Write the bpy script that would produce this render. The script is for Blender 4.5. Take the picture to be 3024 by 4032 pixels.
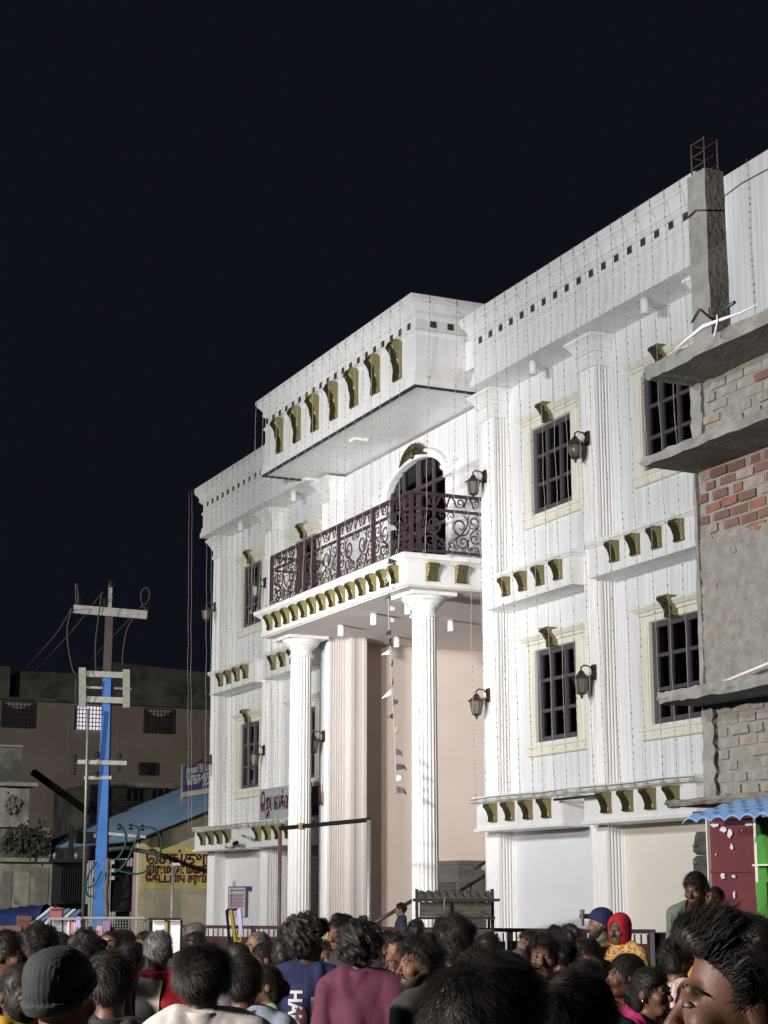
import bpy, bmesh, math, random
import numpy as np
from mathutils import Vector, Matrix, Euler
random.seed(7); np.random.seed(7)
for o in list(bpy.data.objects): bpy.data.objects.remove(o, do_unlink=True)
SC = bpy.context.scene
COL = SC.collection
PI = math.pi

# ---------------------------------------------------------------- camera
F_PX, HOR, CX, CY, VANX = 6900.0, 3530.0, 1512.0, 2016.0, -1750.0
PITCH = math.atan((HOR - CY) / F_PX)
YAW = math.atan((CX - VANX) / math.hypot(F_PX, HOR - CY))
CAM = Vector((0, 0, 1.85))
HD = Vector((-math.cos(YAW), math.sin(YAW), 0)); RT = Vector((HD.y, -HD.x, 0)); UPV = Vector((0, 0, 1))
FWD = HD * math.cos(PITCH) + UPV * math.sin(PITCH); UPC = -HD * math.sin(PITCH) + UPV * math.cos(PITCH)
cd = bpy.data.cameras.new('camera'); cam = bpy.data.objects.new('camera', cd); COL.objects.link(cam)
cd.sensor_fit = 'VERTICAL'; cd.sensor_height = 36.0; cd.sensor_width = 27.0
cd.lens = 36.0 * F_PX / 4032.0; cd.clip_start = 0.05; cd.clip_end = 1500
cam.matrix_world = Matrix(((RT.x, UPC.x, -FWD.x, CAM.x), (RT.y, UPC.y, -FWD.y, CAM.y), (RT.z, UPC.z, -FWD.z, CAM.z), (0, 0, 0, 1)))
SC.camera = cam
def ray(x, y): return FWD + RT * ((x - CX) / F_PX) + UPC * ((CY - y) / F_PX)
def onY(x, y, Y):
    d = ray(x, y); return CAM + d * (Y / d.y)
def onX(x, y, X):
    d = ray(x, y); return CAM + d * (X / d.x)
def onZ(x, y, z):
    d = ray(x, y); return CAM + d * ((z - CAM.z) / d.z)
def at(x, y, dep): return CAM + ray(x, y) * dep

# ---------------------------------------------------------------- night sky
W = bpy.data.worlds.new('World'); SC.world = W; W.use_nodes = True
wn = W.node_tree.nodes; wl_ = W.node_tree.links
bg = wn['Background']; bg.inputs[0].default_value = (0.0037, 0.0042, 0.0076, 1); bg.inputs[1].default_value = 1.0

# ---------------------------------------------------------------- floodlights, most of them added fill (masts built further down)
def flood(name, loc, target, watts, size, color, spread=150):
    l = bpy.data.lights.new(name, 'AREA'); l.shape = 'RECTANGLE'; l.size = size; l.size_y = size * .6; l.energy = watts; l.color = color
    l.spread = math.radians(spread)
    o = bpy.data.objects.new(name, l); COL.objects.link(o); o.location = loc
    o.rotation_euler = (Vector(target) - Vector(loc)).to_track_quat('-Z', 'Y').to_euler()
    o['kind'] = 'helper'
    return o
FLOODS = [((-13.5, -5.0, 7.4), (-20.5, 13.3, 8.6), 740, .7, 150), ((-30.0, -5.0, 7.4), (-31.0, 13.3, 8.0), 90, .7, 150), ((-6.5, -7.5, 4.8), (-12.0, 7.0, 2.2), 1650, .6, 150), ((-38.0, -4.0, 7.5), (-54.0, 12.0, 3.0), 1500, .5, 120), ((-23.0, 1.0, 2.6), (-28.6, 13.0, 6.9), 150, 1.2, 55), ((-11.5, -6.0, 7.0), (-31.0, 16.0, 4.3), 170, .8, 42)]  # facade pair, then fill added for crowd, old houses, soffits and passage
for i, (a, b, w, sz, sp_) in enumerate(FLOODS): flood('floodlight_lamp', a, b, w, sz, ((.86, .93, 1.), (.9, .95, 1.), (1., .91, .84), (1., .96, .9), (1., .97, .95), (1., .95, .91))[i], sp_)
SC.view_settings.view_transform = 'Standard'; SC.view_settings.look = 'None'; SC.view_settings.exposure = 0.3; SC.view_settings.gamma = 1.0
SC.view_settings.use_curve_mapping = False
SC.cycles.max_bounces = 6; SC.cycles.diffuse_bounces = 3; SC.cycles.glossy_bounces = 2; SC.cycles.transparent_max_bounces = 6
SC.cycles.use_denoising = True; SC.cycles.caustics_reflective = False; SC.cycles.caustics_refractive = False

# ---------------------------------------------------------------- materials
def mat(name, col, rough=.7, metal=0., col2=None, scale=6., bump=0., bscale=None, detail=4., coords='Object', streak=0., spec=.5, cmin=.35, cmax=.65, emit=None):
    m = bpy.data.materials.new(name); m.use_nodes = True; nt = m.node_tree; N = nt.nodes; L = nt.links
    b = N['Principled BSDF']; b.inputs['Roughness'].default_value = rough; b.inputs['Metallic'].default_value = metal
    b.inputs['Specular IOR Level'].default_value = spec
    b.inputs['Base Color'].default_value = (*col, 1)
    if emit:
        b.inputs['Emission Color'].default_value = (*emit[0], 1); b.inputs['Emission Strength'].default_value = emit[1]
    if col2 or bump:
        tc = N.new('ShaderNodeTexCoord'); out = tc.outputs[coords]
        if coords == 'World':
            pass
        mp = N.new('ShaderNodeMapping'); L.new(out, mp.inputs[0])
        if streak: mp.inputs['Scale'].default_value = (1, 1, streak)
        n = N.new('ShaderNodeTexNoise'); n.inputs['Scale'].default_value = scale; n.inputs['Detail'].default_value = detail; n.inputs['Roughness'].default_value = .65
        L.new(mp.outputs[0], n.inputs['Vector'])
        if col2:
            r = N.new('ShaderNodeValToRGB'); r.color_ramp.elements[0].position = cmin; r.color_ramp.elements[1].position = cmax
            r.color_ramp.elements[0].color = (*col, 1); r.color_ramp.elements[1].color = (*col2, 1)
            L.new(n.outputs['Fac'], r.inputs[0]); L.new(r.outputs[0], b.inputs['Base Color'])
        if bump:
            n2 = n
            if bscale:
                n2 = N.new('ShaderNodeTexNoise'); n2.inputs['Scale'].default_value = bscale; n2.inputs['Detail'].default_value = 5
                L.new(mp.outputs[0], n2.inputs['Vector'])
            bp = N.new('ShaderNodeBump'); bp.inputs['Strength'].default_value = bump; bp.inputs['Distance'].default_value = .02
            L.new(n2.outputs['Fac'], bp.inputs['Height']); L.new(bp.outputs[0], b.inputs['Normal'])
    return m
M = {}
M['white'] = mat('white_paint', (.82, .82, .82), .55, col2=(.64, .64, .62), scale=2.6, streak=.18, cmin=.48, cmax=.85)
M['white2'] = mat('white_paint_smooth', (.84, .84, .84), .5, col2=(.66, .655, .64), scale=3.2, streak=.22, cmin=.5, cmax=.85)
M['pale'] = mat('pale_blue_panel', (.80, .81, .83), .6, col2=(.76, .77, .79), scale=1.5)
M['creampanel'] = mat('cream_panel', (.80, .76, .68), .6, col2=(.76, .72, .64), scale=1.5)
M['cream'] = mat('cream_paint', (.78, .775, .66), .6, col2=(.72, .715, .60), scale=5)
M['pink'] = mat('beige_plaster', (.78, .68, .61), .75, col2=(.74, .64, .57), scale=1.2)
M['soffit'] = mat('soffit_paint', (.70, .66, .63), .75, col2=(.66, .62, .59), scale=1.0)
M['gold'] = mat('antique_gold', (.20, .175, .07), .28, .75, col2=(.075, .062, .022), scale=26, bump=.25)
M['goldflat'] = mat('gold_paint', (.20, .185, .075), .5, .15)
M['goldold'] = mat('tarnished_gold', (.11, .088, .035), .4, .6, col2=(.05, .04, .018), scale=20, bump=.3)
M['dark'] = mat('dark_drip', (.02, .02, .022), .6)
M['glass'] = None
M['winframe'] = mat('mauve_window_frame', (.085, .070, .085), .45)
M['rail'] = mat('maroon_iron', (.075, .042, .052), .5, .1, col2=(.05, .03, .035), scale=12)
M['bronze'] = mat('bronze_metal', (.10, .055, .035), .45, .5, col2=(.05, .03, .02), scale=20)
M['frost'] = mat('frosted_glass', (.13, .13, .115), .35)
M['vent'] = mat('vent_dark', (.05, .045, .03), .6)
M['shutter'] = mat('shutter_steel', (.07, .055, .055), .5, .2)
g = bpy.data.materials.new('window_glass'); g.use_nodes = True; N_ = g.node_tree.nodes; L_n = g.node_tree.links; N_.remove(N_['Principled BSDF'])
tr_ = N_.new('ShaderNodeBsdfTransparent'); tr_.inputs[0].default_value = (.5, .5, .55, 1); gl_ = N_.new('ShaderNodeBsdfGlossy'); gl_.inputs['Roughness'].default_value = .05; fr_ = N_.new('ShaderNodeFresnel'); fr_.inputs[0].default_value = 1.45; mx_ = N_.new('ShaderNodeMixShader')
L_n.new(fr_.outputs[0], mx_.inputs[0]); L_n.new(tr_.outputs[0], mx_.inputs[1]); L_n.new(gl_.outputs[0], mx_.inputs[2]); L_n.new(mx_.outputs[0], N_['Material Output'].inputs[0])
M['glass'] = g
def clad_material():
    m = mat('ribbed_white_cladding', (.78, .79, .80), .55); nt = m.node_tree; N = nt.nodes; L = nt.links; b = N['Principled BSDF']
    gm = N.new('ShaderNodeNewGeometry'); sp = N.new('ShaderNodeSeparateXYZ'); L.new(gm.outputs['Position'], sp.inputs[0])
    mu = N.new('ShaderNodeMath'); mu.operation = 'MULTIPLY'; mu.inputs[1].default_value = 1 / .094; L.new(sp.outputs[0], mu.inputs[0])
    fr = N.new('ShaderNodeMath'); fr.operation = 'FRACT'; L.new(mu.outputs[0], fr.inputs[0])
    r = N.new('ShaderNodeValToRGB'); cr = r.color_ramp; cr.elements[0].position = 0; cr.elements[0].color = (0, 0, 0, 1); cr.elements[1].position = .14; cr.elements[1].color = (1, 1, 1, 1)
    e = cr.elements.new(.86); e.color = (1, 1, 1, 1); e = cr.elements.new(1.); e.color = (0, 0, 0, 1); L.new(fr.outputs[0], r.inputs[0])
    n = N.new('ShaderNodeTexNoise'); n.inputs['Scale'].default_value = 1.3; mp = N.new('ShaderNodeMapping'); mp.inputs['Scale'].default_value = (9, 1, .35)
    L.new(gm.outputs['Position'], mp.inputs[0]); L.new(mp.outputs[0], n.inputs['Vector'])
    mx = N.new('ShaderNodeMixRGB'); mx.inputs[1].default_value = (.79, .80, .81, 1); mx.inputs[2].default_value = (.64, .64, .64, 1)
    rr = N.new('ShaderNodeMapRange'); rr.inputs[1].default_value = .45; rr.inputs[2].default_value = .75; L.new(n.outputs['Fac'], rr.inputs[0]); L.new(rr.outputs[0], mx.inputs[0])
    m2 = N.new('ShaderNodeMixRGB'); m2.blend_type = 'MIX'; L.new(r.outputs[0], m2.inputs[0]); m2.inputs[1].default_value = (.67, .67, .69, 1); L.new(mx.outputs[0], m2.inputs[2])
    L.new(m2.outputs[0], b.inputs['Base Color'])
    bp = N.new('ShaderNodeBump'); bp.inputs['Strength'].default_value = .5; bp.inputs['Distance'].default_value = .005; L.new(r.outputs[0], bp.inputs['Height']); L.new(bp.outputs[0], b.inputs['Normal'])
    return m
M['clad'] = clad_material()

# ---------------------------------------------------------------- mesh helpers
WLOC = {}
def wloc(o): return WLOC.get(o.name, Vector((0, 0, 0))) if o else Vector((0, 0, 0))
def new_mesh(name, v, f, smooth=False, mi=None, mats=None):
    me = bpy.data.meshes.new(name); me.from_pydata([tuple(p) for p in v], [], f)
    if mats:
        for m in mats: me.materials.append(m)
    if mi is not None: me.polygons.foreach_set('material_index', mi)
    if smooth is True: me.polygons.foreach_set('use_smooth', [True] * len(me.polygons))
    elif smooth is not False: me.polygons.foreach_set('use_smooth', smooth)
    me.validate(); me.update(); return me
def add_obj(name, me, parent=None, loc=(0, 0, 0), rot=None, scale=None, local=False):
    o = bpy.data.objects.new(name, me); COL.objects.link(o)
    loc = Vector(loc); WLOC[o.name] = loc.copy()
    if parent:
        o.parent = parent
        o.location = loc if local else loc - wloc(parent)
    else: o.location = loc
    if rot is not None: o.rotation_euler = rot
    if scale is not None: o.scale = scale if hasattr(scale, '__len__') else (scale,) * 3
    return o
def thing(name, label, cat, loc=(0, 0, 0), group=None, rotz=0):
    o = bpy.data.objects.new(name, None); COL.objects.link(o); o.empty_display_size = .2
    o.location = loc; o.rotation_euler = (0, 0, rotz); WLOC[o.name] = Vector(loc)
    return tag(o, label, cat, group)
def tag(o, label=None, cat=None, group=None, kind=None):
    if label: o['label'] = label
    if cat: o['category'] = cat
    if group: o['group'] = group
    if kind: o['kind'] = kind
    return o
class MB:
    def __init__(s): s.v = []; s.f = []; s.m = []; s.s = []
    def add(s, v, f, mi=0, sm=False):
        b = len(s.v); s.v += [tuple(p) for p in v]; s.f += [tuple(b + i for i in q) for q in f]; s.m += [mi] * len(f); s.s += [sm] * len(f); return s
    def box(s, x0, x1, y0, y1, z0, z1, mi=0):
        v = [(x0, y0, z0), (x1, y0, z0), (x1, y1, z0), (x0, y1, z0), (x0, y0, z1), (x1, y0, z1), (x1, y1, z1), (x0, y1, z1)]
        return s.add(v, [(0, 3, 2, 1), (4, 5, 6, 7), (0, 1, 5, 4), (1, 2, 6, 5), (2, 3, 7, 6), (3, 0, 4, 7)], mi)
    def bar(s, a, b, w, h=None, mi=0, up=(0, 0, 1)):
        a = Vector(a); b = Vector(b); h = h or w; d = (b - a).normalized(); u = Vector(up)
        if abs(d.dot(u)) > .98: u = Vector((1, 0, 0))
        r = d.cross(u).normalized() * (w / 2); u = r.cross(d).normalized() * (h / 2)
        v = [a - r - u, a + r - u, a + r + u, a - r + u, b - r - u, b + r - u, b + r + u, b - r + u]
        return s.add(v, [(0, 1, 2, 3), (7, 6, 5, 4), (0, 4, 5, 1), (1, 5, 6, 2), (2, 6, 7, 3), (3, 7, 4, 0)], mi)
    def tube(s, pts, r, n=6, mi=0, sm=True):
        pts = [Vector(p) for p in pts]; k = len(pts); rs = r if hasattr(r, '__len__') else [r] * k
        vs = []; u = None
        for i, p in enumerate(pts):
            d = (pts[min(i + 1, k - 1)] - pts[max(i - 1, 0)]).normalized()
            if u is None:
                u = d.cross(Vector((0, 0, 1)) if abs(d.z) < .9 else Vector((1, 0, 0))).normalized()
            else:
                u = (u - d * u.dot(d)); u = u.normalized() if u.length > 1e-6 else d.orthogonal().normalized()
            w = d.cross(u)
            for j in range(n):
                a = 2 * PI * j / n; vs.append(p + (u * math.cos(a) + w * math.sin(a)) * rs[i])
        fs = [(i * n + j, i * n + (j + 1) % n, (i + 1) * n + (j + 1) % n, (i + 1) * n + j) for i in range(k - 1) for j in range(n)]
        s.add(vs, fs, mi, sm); b = len(s.v) - k * n
        s.f += [tuple(b + j for j in range(n))[::-1], tuple(b + (k - 1) * n + j for j in range(n))]; s.m += [mi] * 2; s.s += [False] * 2
        return s
    def lathe(s, prof, cx, cy, n=24, mi=0, sm=False, axis=None):
        vs = [(cx + r * math.cos(2 * PI * j / n), cy + r * math.sin(2 * PI * j / n), z) for r, z in prof for j in range(n)]
        fs = [(i * n + j, i * n + (j + 1) % n, (i + 1) * n + (j + 1) % n, (i + 1) * n + j) for i in range(len(prof) - 1) for j in range(n)]
        k = len(prof); fs2 = [tuple(range(n))[::-1], tuple((k - 1) * n + j for j in range(n))]
        s.add(vs, fs, mi, sm); b = len(s.v) - k * n; s.f += [tuple(b + i for i in q) for q in fs2]; s.m += [mi] * 2; s.s += [False] * 2
        return s
    def rlathe(s, x0, x1, yf, yb, prof, mi=0):
        vs = []
        for z, o in prof: vs += [(x0 - o, yb, z), (x0 - o, yf - o, z), (x1 + o, yf - o, z), (x1 + o, yb, z)]
        k = len(prof); fs = [(i * 4 + j, i * 4 + (j + 1) % 4, i * 4 + 4 + (j + 1) % 4, i * 4 + 4 + j) for i in range(k - 1) for j in range(4)]
        fs += [(3, 2, 1, 0), tuple(4 * (k - 1) + j for j in range(4))]
        return s.add(vs, fs, mi)
    def prism(s, poly, z0, z1, mi=0, f3=None):
        n = len(poly); f3 = f3 or (lambda a, b, z: (a, b, z))
        v = [f3(a, b, z0) for a, b in poly] + [f3(a, b, z1) for a, b in poly]
        return s.add(v, [tuple(range(n))[::-1], tuple(range(n, 2 * n))] + [(i, (i + 1) % n, n + (i + 1) % n, n + i) for i in range(n)], mi)
    def build(s, name, mt, parent=None, smooth=None, local=False, origin=None):
        if not s.v: return None
        a = np.array(s.v, float)
        if local: c = np.zeros(3)
        elif origin is not None: c = np.array(origin, float)
        else:
            c = (a.min(0) + a.max(0)) / 2; c[2] = a[:, 2].min()
        me = new_mesh(name, a - c, s.f, s.s if smooth is None else smooth, s.m, mt if isinstance(mt, (list, tuple)) else [mt])
        return add_obj(name, me, parent, c, local=local)
    def mesh(s, name, mt, smooth=None):
        return new_mesh(name, s.v, s.f, s.s if smooth is None else smooth, s.m, mt if isinstance(mt, (list, tuple)) else [mt])
# ================================================================ ground
M['road'] = mat('asphalt', (.045, .043, .042), .9, col2=(.07, .066, .06), scale=.6, bump=.3, bscale=40)
gm_ = MB(); gm_.add([(-400, -300, 0), (200, -300, 0), (200, 300, 0), (-400, 300, 0)], [(0, 1, 2, 3)])
tag(gm_.build('ground', M['road'], origin=(0, 0, 0)), 'dark asphalt street under the crowd', None, kind='structure')

# ================================================================ the white building
WY, PF = 13.5, 13.24
BL = thing('white_building', 'large white three storey hall with fluted columns, balcony and gold brackets', 'building', (-28.0, 13.5, 0))
XL, XR = -38.15, -17.9
PX0, PX1 = -31.2, -24.86        # portico passage
WIN_UP, WIN_LO = (7.74, 9.12), (4.16, 5.57)
HW = .625
WINS = [(c, z) for c in (-36.18, -33.05, -22.97, -19.76) for z in (WIN_LO, WIN_UP)]
def wall_cells(mb, x0, x1, z0, z1, holes, y0, y1):
    xs = sorted({x0, x1, *[max(x0, min(x1, h[0])) for h in holes], *[max(x0, min(x1, h[1])) for h in holes]})
    for a, b in zip(xs, xs[1:]):
        if b - a < 1e-5: continue
        hs = sorted([(h[2], h[3]) for h in holes if h[0] < (a + b) / 2 < h[1]]); z = z0
        for h0, h1 in hs:
            if h0 > z: mb.box(a, b, y0, y1, z, h0)
            z = h1
        if z < z1: mb.box(a, b, y0, y1, z, z1)
def holes_in(a, b): return [(c - HW, c + HW, z[0], z[1]) for c, z in WINS if a < c < b]
m = MB(); wall_cells(m, XL, PX0, 2.9, 10.0, holes_in(XL, PX0), WY, WY + .25); m.build('wall', M['clad'], BL)
m = MB(); wall_cells(m, PX1, XR, 2.9, 10.0, holes_in(PX1, XR), WY, WY + .25); m.build('wall', M['clad'], BL)
# centre wall over the balcony with the arched door
AC, AH, ASP, AAP = -27.86, 1.2, 9.08, 9.6
def arch(n=24, h=AH, sp=ASP, ap=AAP):
    return [(AC - h * math.cos(PI * i / n), sp + (ap - sp) * math.sin(PI * i / n)) for i in range(n + 1)]
m = MB(); m.box(PX0, AC - AH, WY, WY + .25, 6.9, 10.0); m.box(AC + AH, PX1, WY, WY + .25, 6.9, 10.0)
ar = arch()
for (a, za), (b, zb) in zip(ar, ar[1:]):
    m.add([(a, WY, za), (b, WY, zb), (b, WY, 10.0), (a, WY, 10.0), (a, WY + .25, za), (b, WY + .25, zb)], [(0, 1, 2, 3), (0, 4, 5, 1)])
m.build('wall', M['clad'], BL)
M['curtaincloth'] = mat('window_curtain', (.13, .12, .12), .9)
# ground floor recessed walls, ends, back, roof
m = MB(); m.box(-24.31, -21.7, WY, WY + .25, 0, 2.9); m.build('ground_floor_panel', M['pale'], BL)
m = MB(); m.box(-21.2, -18.55, WY, WY + .25, 0, 2.9); m.build('ground_floor_panel', M['creampanel'], BL)
m = MB(); wall_cells(m, -37.65, -34.85, 0, 2.9, [(-35.25, -34.86, 1.62, 2.45)], WY, WY + .25); m.build('ground_floor_panel', M['white2'], BL)
m = MB(); m.box(-35.25, -34.86, WY + .1, WY + .14, 1.62, 2.45); m.build('ventilator', M['dark'], BL)
d = MB(); d.box(-35.55, -34.87, WY - .035, WY - .003, .0, 1.52); dd = d.build('door', M['white2'], BL)
d = MB(); d.box(-34.905, -34.875, WY - .05, WY - .036, .0, 1.55); d.build('door_gap', M['dark'], dd)
m = MB(); m.box(XL, XL + .25, WY + .25, 25, 0, 10.0); m.build('end_wall', M['white'], BL); m = MB(); m.box(XR - .25, XR, WY + .25, 25, 0, 10.0); m.build('end_wall', M['white'], BL); m = MB(); m.box(XL, XR, 25, 25.25, 0, 10.0); m.build('back_wall', M['white'], BL); m = MB()
for a_, c_ in ((XL, XL + .5), (-31.7, PX0), (PX1, -24.31), (-21.7, -21.2), (-34.85, -34.37), (-18.55, XR)):
    m = MB(); m.box(a_, c_, WY, WY + .25, 0, 2.9); m.build('wall_foot', M['white'], BL)
m = MB(); m.box(XL - .05, XR + .05, 13.0, 25.3, 10.4, 10.9); m.build('roof', M['white2'], BL)

# pilasters -------------------------------------------------------
def pil_poly(x0, x1, yf, yb, nf=6, ns=4, d=.022):
    P = [(x0, yb), (x0, yf)]
    def flutes(a, b, n, f):
        w = b - a; mrg = w * .09; u = (w - 2 * mrg) / n
        for i in range(n):
            s = a + mrg + u * i + u * .14; e = a + mrg + u * (i + 1) - u * .14
            for t in (0, .18, .5, .82, 1): P.append(f(s + (e - s) * t, d * math.sin(PI * t) ** .6 if 0 < t < 1 else 0))
    flutes(x0, x1, nf, lambda x, q: (x, yf + q)); P.append((x1, yf))
    flutes(yf, yb, ns, lambda y, q: (x1 - q, y)); P.append((x1, yb))
    return P
PILS = [(-38.15, -37.65), (-34.85, -34.37), (-31.68, -31.2), (-24.86, -24.38), (-21.7, -21.23), (-18.55, -18.07)]
CAPP = [(9.52, .004), (9.52, .03), (9.60, .03), (9.60, .012), (9.74, .012), (9.74, .045), (9.775, .055), (9.80, .045), (9.80, .06), (9.84, .075), (9.89, .105), (9.935, .15), (9.94, .165), (9.985, .165), (9.997, .15)]
for x0, x1 in PILS:
    m = MB(); m.prism(pil_poly(x0, x1, PF, WY - .001), 0, 9.55); p = m.build('pilaster', M['white'], BL)
    m = MB(); m.rlathe(x0, x1, PF, WY - .002, CAPP); m.build('capital', M['white2'], p)
    m = MB(); m.rlathe(x0, x1, PF, WY - .002, [(0, .06), (.25, .06), (.3, .03)]); m.build('base', M['white2'], p)

# belt boxes with corbels ----------------------------------------
def corbel_mesh(name, w, h, top, mid, bot, leaf=False):
    nz, nx = (20 if leaf else 12), (9 if not leaf else 10); vs = []; fs = []
    def prof(t):                       # t 0 top .. 1 bottom -> projection
        s = .5 + .5 * math.cos(PI * min(1, t * 1.15))
        p = bot + (top - bot) * s + mid * math.exp(-((t - .12) / .12) ** 2) + .35 * mid * math.exp(-((t - .92) / .07) ** 2)
        return p
    for i in range(nz + 1):
        t = i / nz; z = h / 2 - h * t
        for j in range(nx + 1):
            u = j / nx; x = (u - .5) * w * (1 - .08 * math.sin(PI * t))
            rib = .009 * abs(math.sin(PI * u * 4)) if not leaf else .02 * math.sin(PI * u) ** .5 + .013 * math.sin(t * 19 + 5 * abs(u - .5)) * math.cos(PI * (u - .5) * 3)
            rib *= 1 if .02 < t < .98 else 0
            vs.append((x, -(prof(t) + (rib if 0 < j < nx else 0)), z))
    for i in range(nz):
        for j in range(nx):
            a = i * (nx + 1) + j; fs.append((a, a + nx + 1, a + nx + 2, a + 1))
    mi = [0] * len(fs); b = len(vs)
    for i in range(nz + 1):
        t = i / nz; z = h / 2 - h * t; k = (1 - .08 * math.sin(PI * t))
        vs += [(-.5 * w * k, .002, z), (.5 * w * k, .002, z)]
    for i in range(nz):
        a = i * (nx + 1); fs.append((a, b + 2 * i, b + 2 * i + 2, a + nx + 1)); a += nx; fs.append((a, a + nx + 1, b + 2 * i + 3, b + 2 * i + 1)); mi += [1, 1]
    fs.append(tuple(range(nx + 1)) + (b + 1, b)); fs.append((b + 2 * nz, b + 2 * nz + 1) + tuple(nz * (nx + 1) + nx - j for j in range(nx + 1))); mi += [1, 1]
    # moulded top slab
    mb = MB(); mb.add(vs, fs); mb.m = mi; mb.s = [q == 0 for q in mi]
    mb.box(-w * .505, w * .505, -(prof(0) + .006), .002, h / 2 - .001, h / 2 + .014, 1)
    return mb.mesh(name, [M['gold'], M['goldflat']])
CORB = corbel_mesh('corbel', .20, .275, .115, .03, .05)
CORB1 = corbel_mesh('corbel', .21, .265, .125, .03, .055)
LEAF = corbel_mesh('leaf_bracket', .27, .67, .13, .06, .05, True)
KEY = corbel_mesh('keystone', .24, .27, .15, .03, .05, True); KEY.materials[0] = M['goldold']
def box_part(name, x0, x1, yf, z0, z1, corbs, cm, big=False):
    m = MB(); h = z1 - z0
    m.rlathe(x0, x1, yf, WY - .003, [(z0, .035 if big else .012), (z0 + .045, .035 if big else .012), (z0 + .05, 0), (z1 - .10, 0), (z1 - .095, .02), (z1 - .06, .045), (z1 - .055, .06), (z1 - .004, .06), (z1, .05)])
    p = m.build(name, M['white2'], BL)
    for c in corbs: add_obj('corbel', cm, p, (c, yf - .001, z0 + (z1 - z0) * .50))
    return p
for x0, x1 in ((-24.376, -21.705), (-21.225, -18.555), (-37.645, -34.855), (-34.365, -31.685)):
    c = (x0 + x1) / 2 + .17
    box_part('belt_box', x0, x1, 13.05, 6.30, 6.82, [c + (i - 1.5) * .53 for i in range(4)], CORB)
for x0, x1 in ((-24.55, -21.92), (-21.33, -18.62), (-38.15, -35.35), (-34.72, -31.9)):
    c = (x0 + x1) / 2 + .08
    box_part('belt_box', x0, x1, 12.93, 2.83, 3.36, [c + (i - 1.5) * .545 for i in range(4)], CORB1, True)

# windows ---------------------------------------------------------
pane = MB(); pane.box(-.185, .185, -.004, .004, -.205, .205); PANE = pane.mesh('pane', M['glass'])
def window(c, z0, z1):
    fy = WY + .02; H = z1 - z0; ph = H / 3; pw = 2 * HW / 3
    m = MB()
    for i in range(4):
        x = c - HW + pw * i; w = .05 if i in (0, 3) else .028
        xx = max(c - HW + w, min(c + HW - w, x)); m.box(xx - w, xx + w, fy, fy + .07, z0, z1)
    for k in range(4):
        z = z0 + ph * k; w = .04 if k in (0, 3) else .026; zz = max(z0 + w, min(z1 - w, z)); m.box(c - HW, c + HW, fy + .004, fy + .066, zz - w, zz + w)
    p = m.build('window', M['winframe'], BL)
    q = MB(); nn = 40; x0, x1 = (c - HW, c + HW * (.95 if z0 < 5 and c > -30 else -.1 if z0 > 5 else .3))
    for i in range(nn + 1): xx = x0 + (x1 - x0) * i / nn; yy = fy + .13 + .02 * math.sin(i * 1.1) + .008 * math.sin(i * 2.7); q.v += [(xx, yy, z0), (xx, yy, z1)]
    q.f = [(2 * i, 2 * i + 2, 2 * i + 3, 2 * i + 1) for i in range(nn)]; q.m = [0] * nn; q.s = [True] * nn; q.build('curtain', M['curtaincloth'], p)
    q = MB(); q.box(c - HW - .1, c + HW + .1, fy + .2, fy + .22, z0 - .1, z1 + .1); q.build('shade_sheet', M['dark'], p)  # black sheet stands in for the shade of the room behind
    for i in range(3):
        for k in range(3):
            add_obj('pane', PANE, p, (c - HW + pw * (i + .5), fy + .04, z0 + ph * (k + .5)), scale=(pw / .37 * .99, 1, ph / .41 * .99))
    sr = None
    m = MB(); m.box(c - HW - .2, c + HW + .2, WY - .036, WY - .002, z1 + .005, z1 + .05); sr = m.build('window_surround', M['cream'], BL)
    for s in (-1, 1):
        m = MB(); a, b = sorted((c + s * HW, c + s * (HW + .20)))
        m.box(a, b, WY - .035, WY - .001, z0 - .06, z1 + .005); a, b = sorted((c + s * (HW + .02), c + s * (HW + .15))); m.box(a, b, WY - .055, WY - .034, z0 - .06, z1 + .005); m.build('jamb', M['cream'], sr)
    m = MB(); m.rlathe(c - HW - .2, c + HW + .2, WY - .04, WY - .001, [(z1 + .04, 0), (z1 + .09, .0), (z1 + .10, .03), (z1 + .14, .035), (z1 + .15, .06), (z1 + .19, .09), (z1 + .2, .10), (z1 + .235, .10)]); m.build('hood', M['cream'], sr)
    m = MB(); m.rlathe(c - HW - .2, c + HW + .2, WY - .04, WY - .001, [(z0 - .21, .02), (z0 - .2, .03), (z0 - .1, .03), (z0 - .09, .05), (z0 - .055, .055)]); m.build('sill', M['cream'], sr)
    add_obj('keystone', KEY, sr, (c, WY - .06, z1 + .13))
for c, z in WINS: window(c, *z)

# arched door over the balcony -----------------------------------
m = MB(); ins = arch(h=AH - .001, ap=AAP - .001); fy = WY + .08
m.prism([(AC - AH, 7.3)] + [(a, z) for a, z in ins] + [(AC + AH, 7.3)], fy, fy + .02, 0, lambda a, z, y: (a, y, z)); dr = m.build('arched_door', M['glass'], BL)
m = MB(); m.box(AC - AH - .1, AC + AH + .1, fy + .15, fy + .17, 7.25, AAP + .1); m.build('shade_sheet', M['dark'], dr)  # black sheet painted as the shade behind the door glass
m = MB()
for x in (AC - AH + .05, AC - .62, AC - .04, AC + .04, AC + .62, AC + AH - .05):
    t = (x - AC) / AH; zt = ASP + (AAP - ASP) * math.sqrt(max(0, 1 - t * t)); m.box(x - .03, x + .03, fy - .04, fy - .001, 7.3, zt)
m.box(AC - AH, AC + AH, fy - .035, fy - .002, ASP - .04, ASP + .03); m.box(AC - AH, AC + AH, fy - .035, fy - .002, 8.25, 8.31)
m.build('door_frame', M['winframe'], dr)
m = MB()
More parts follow.
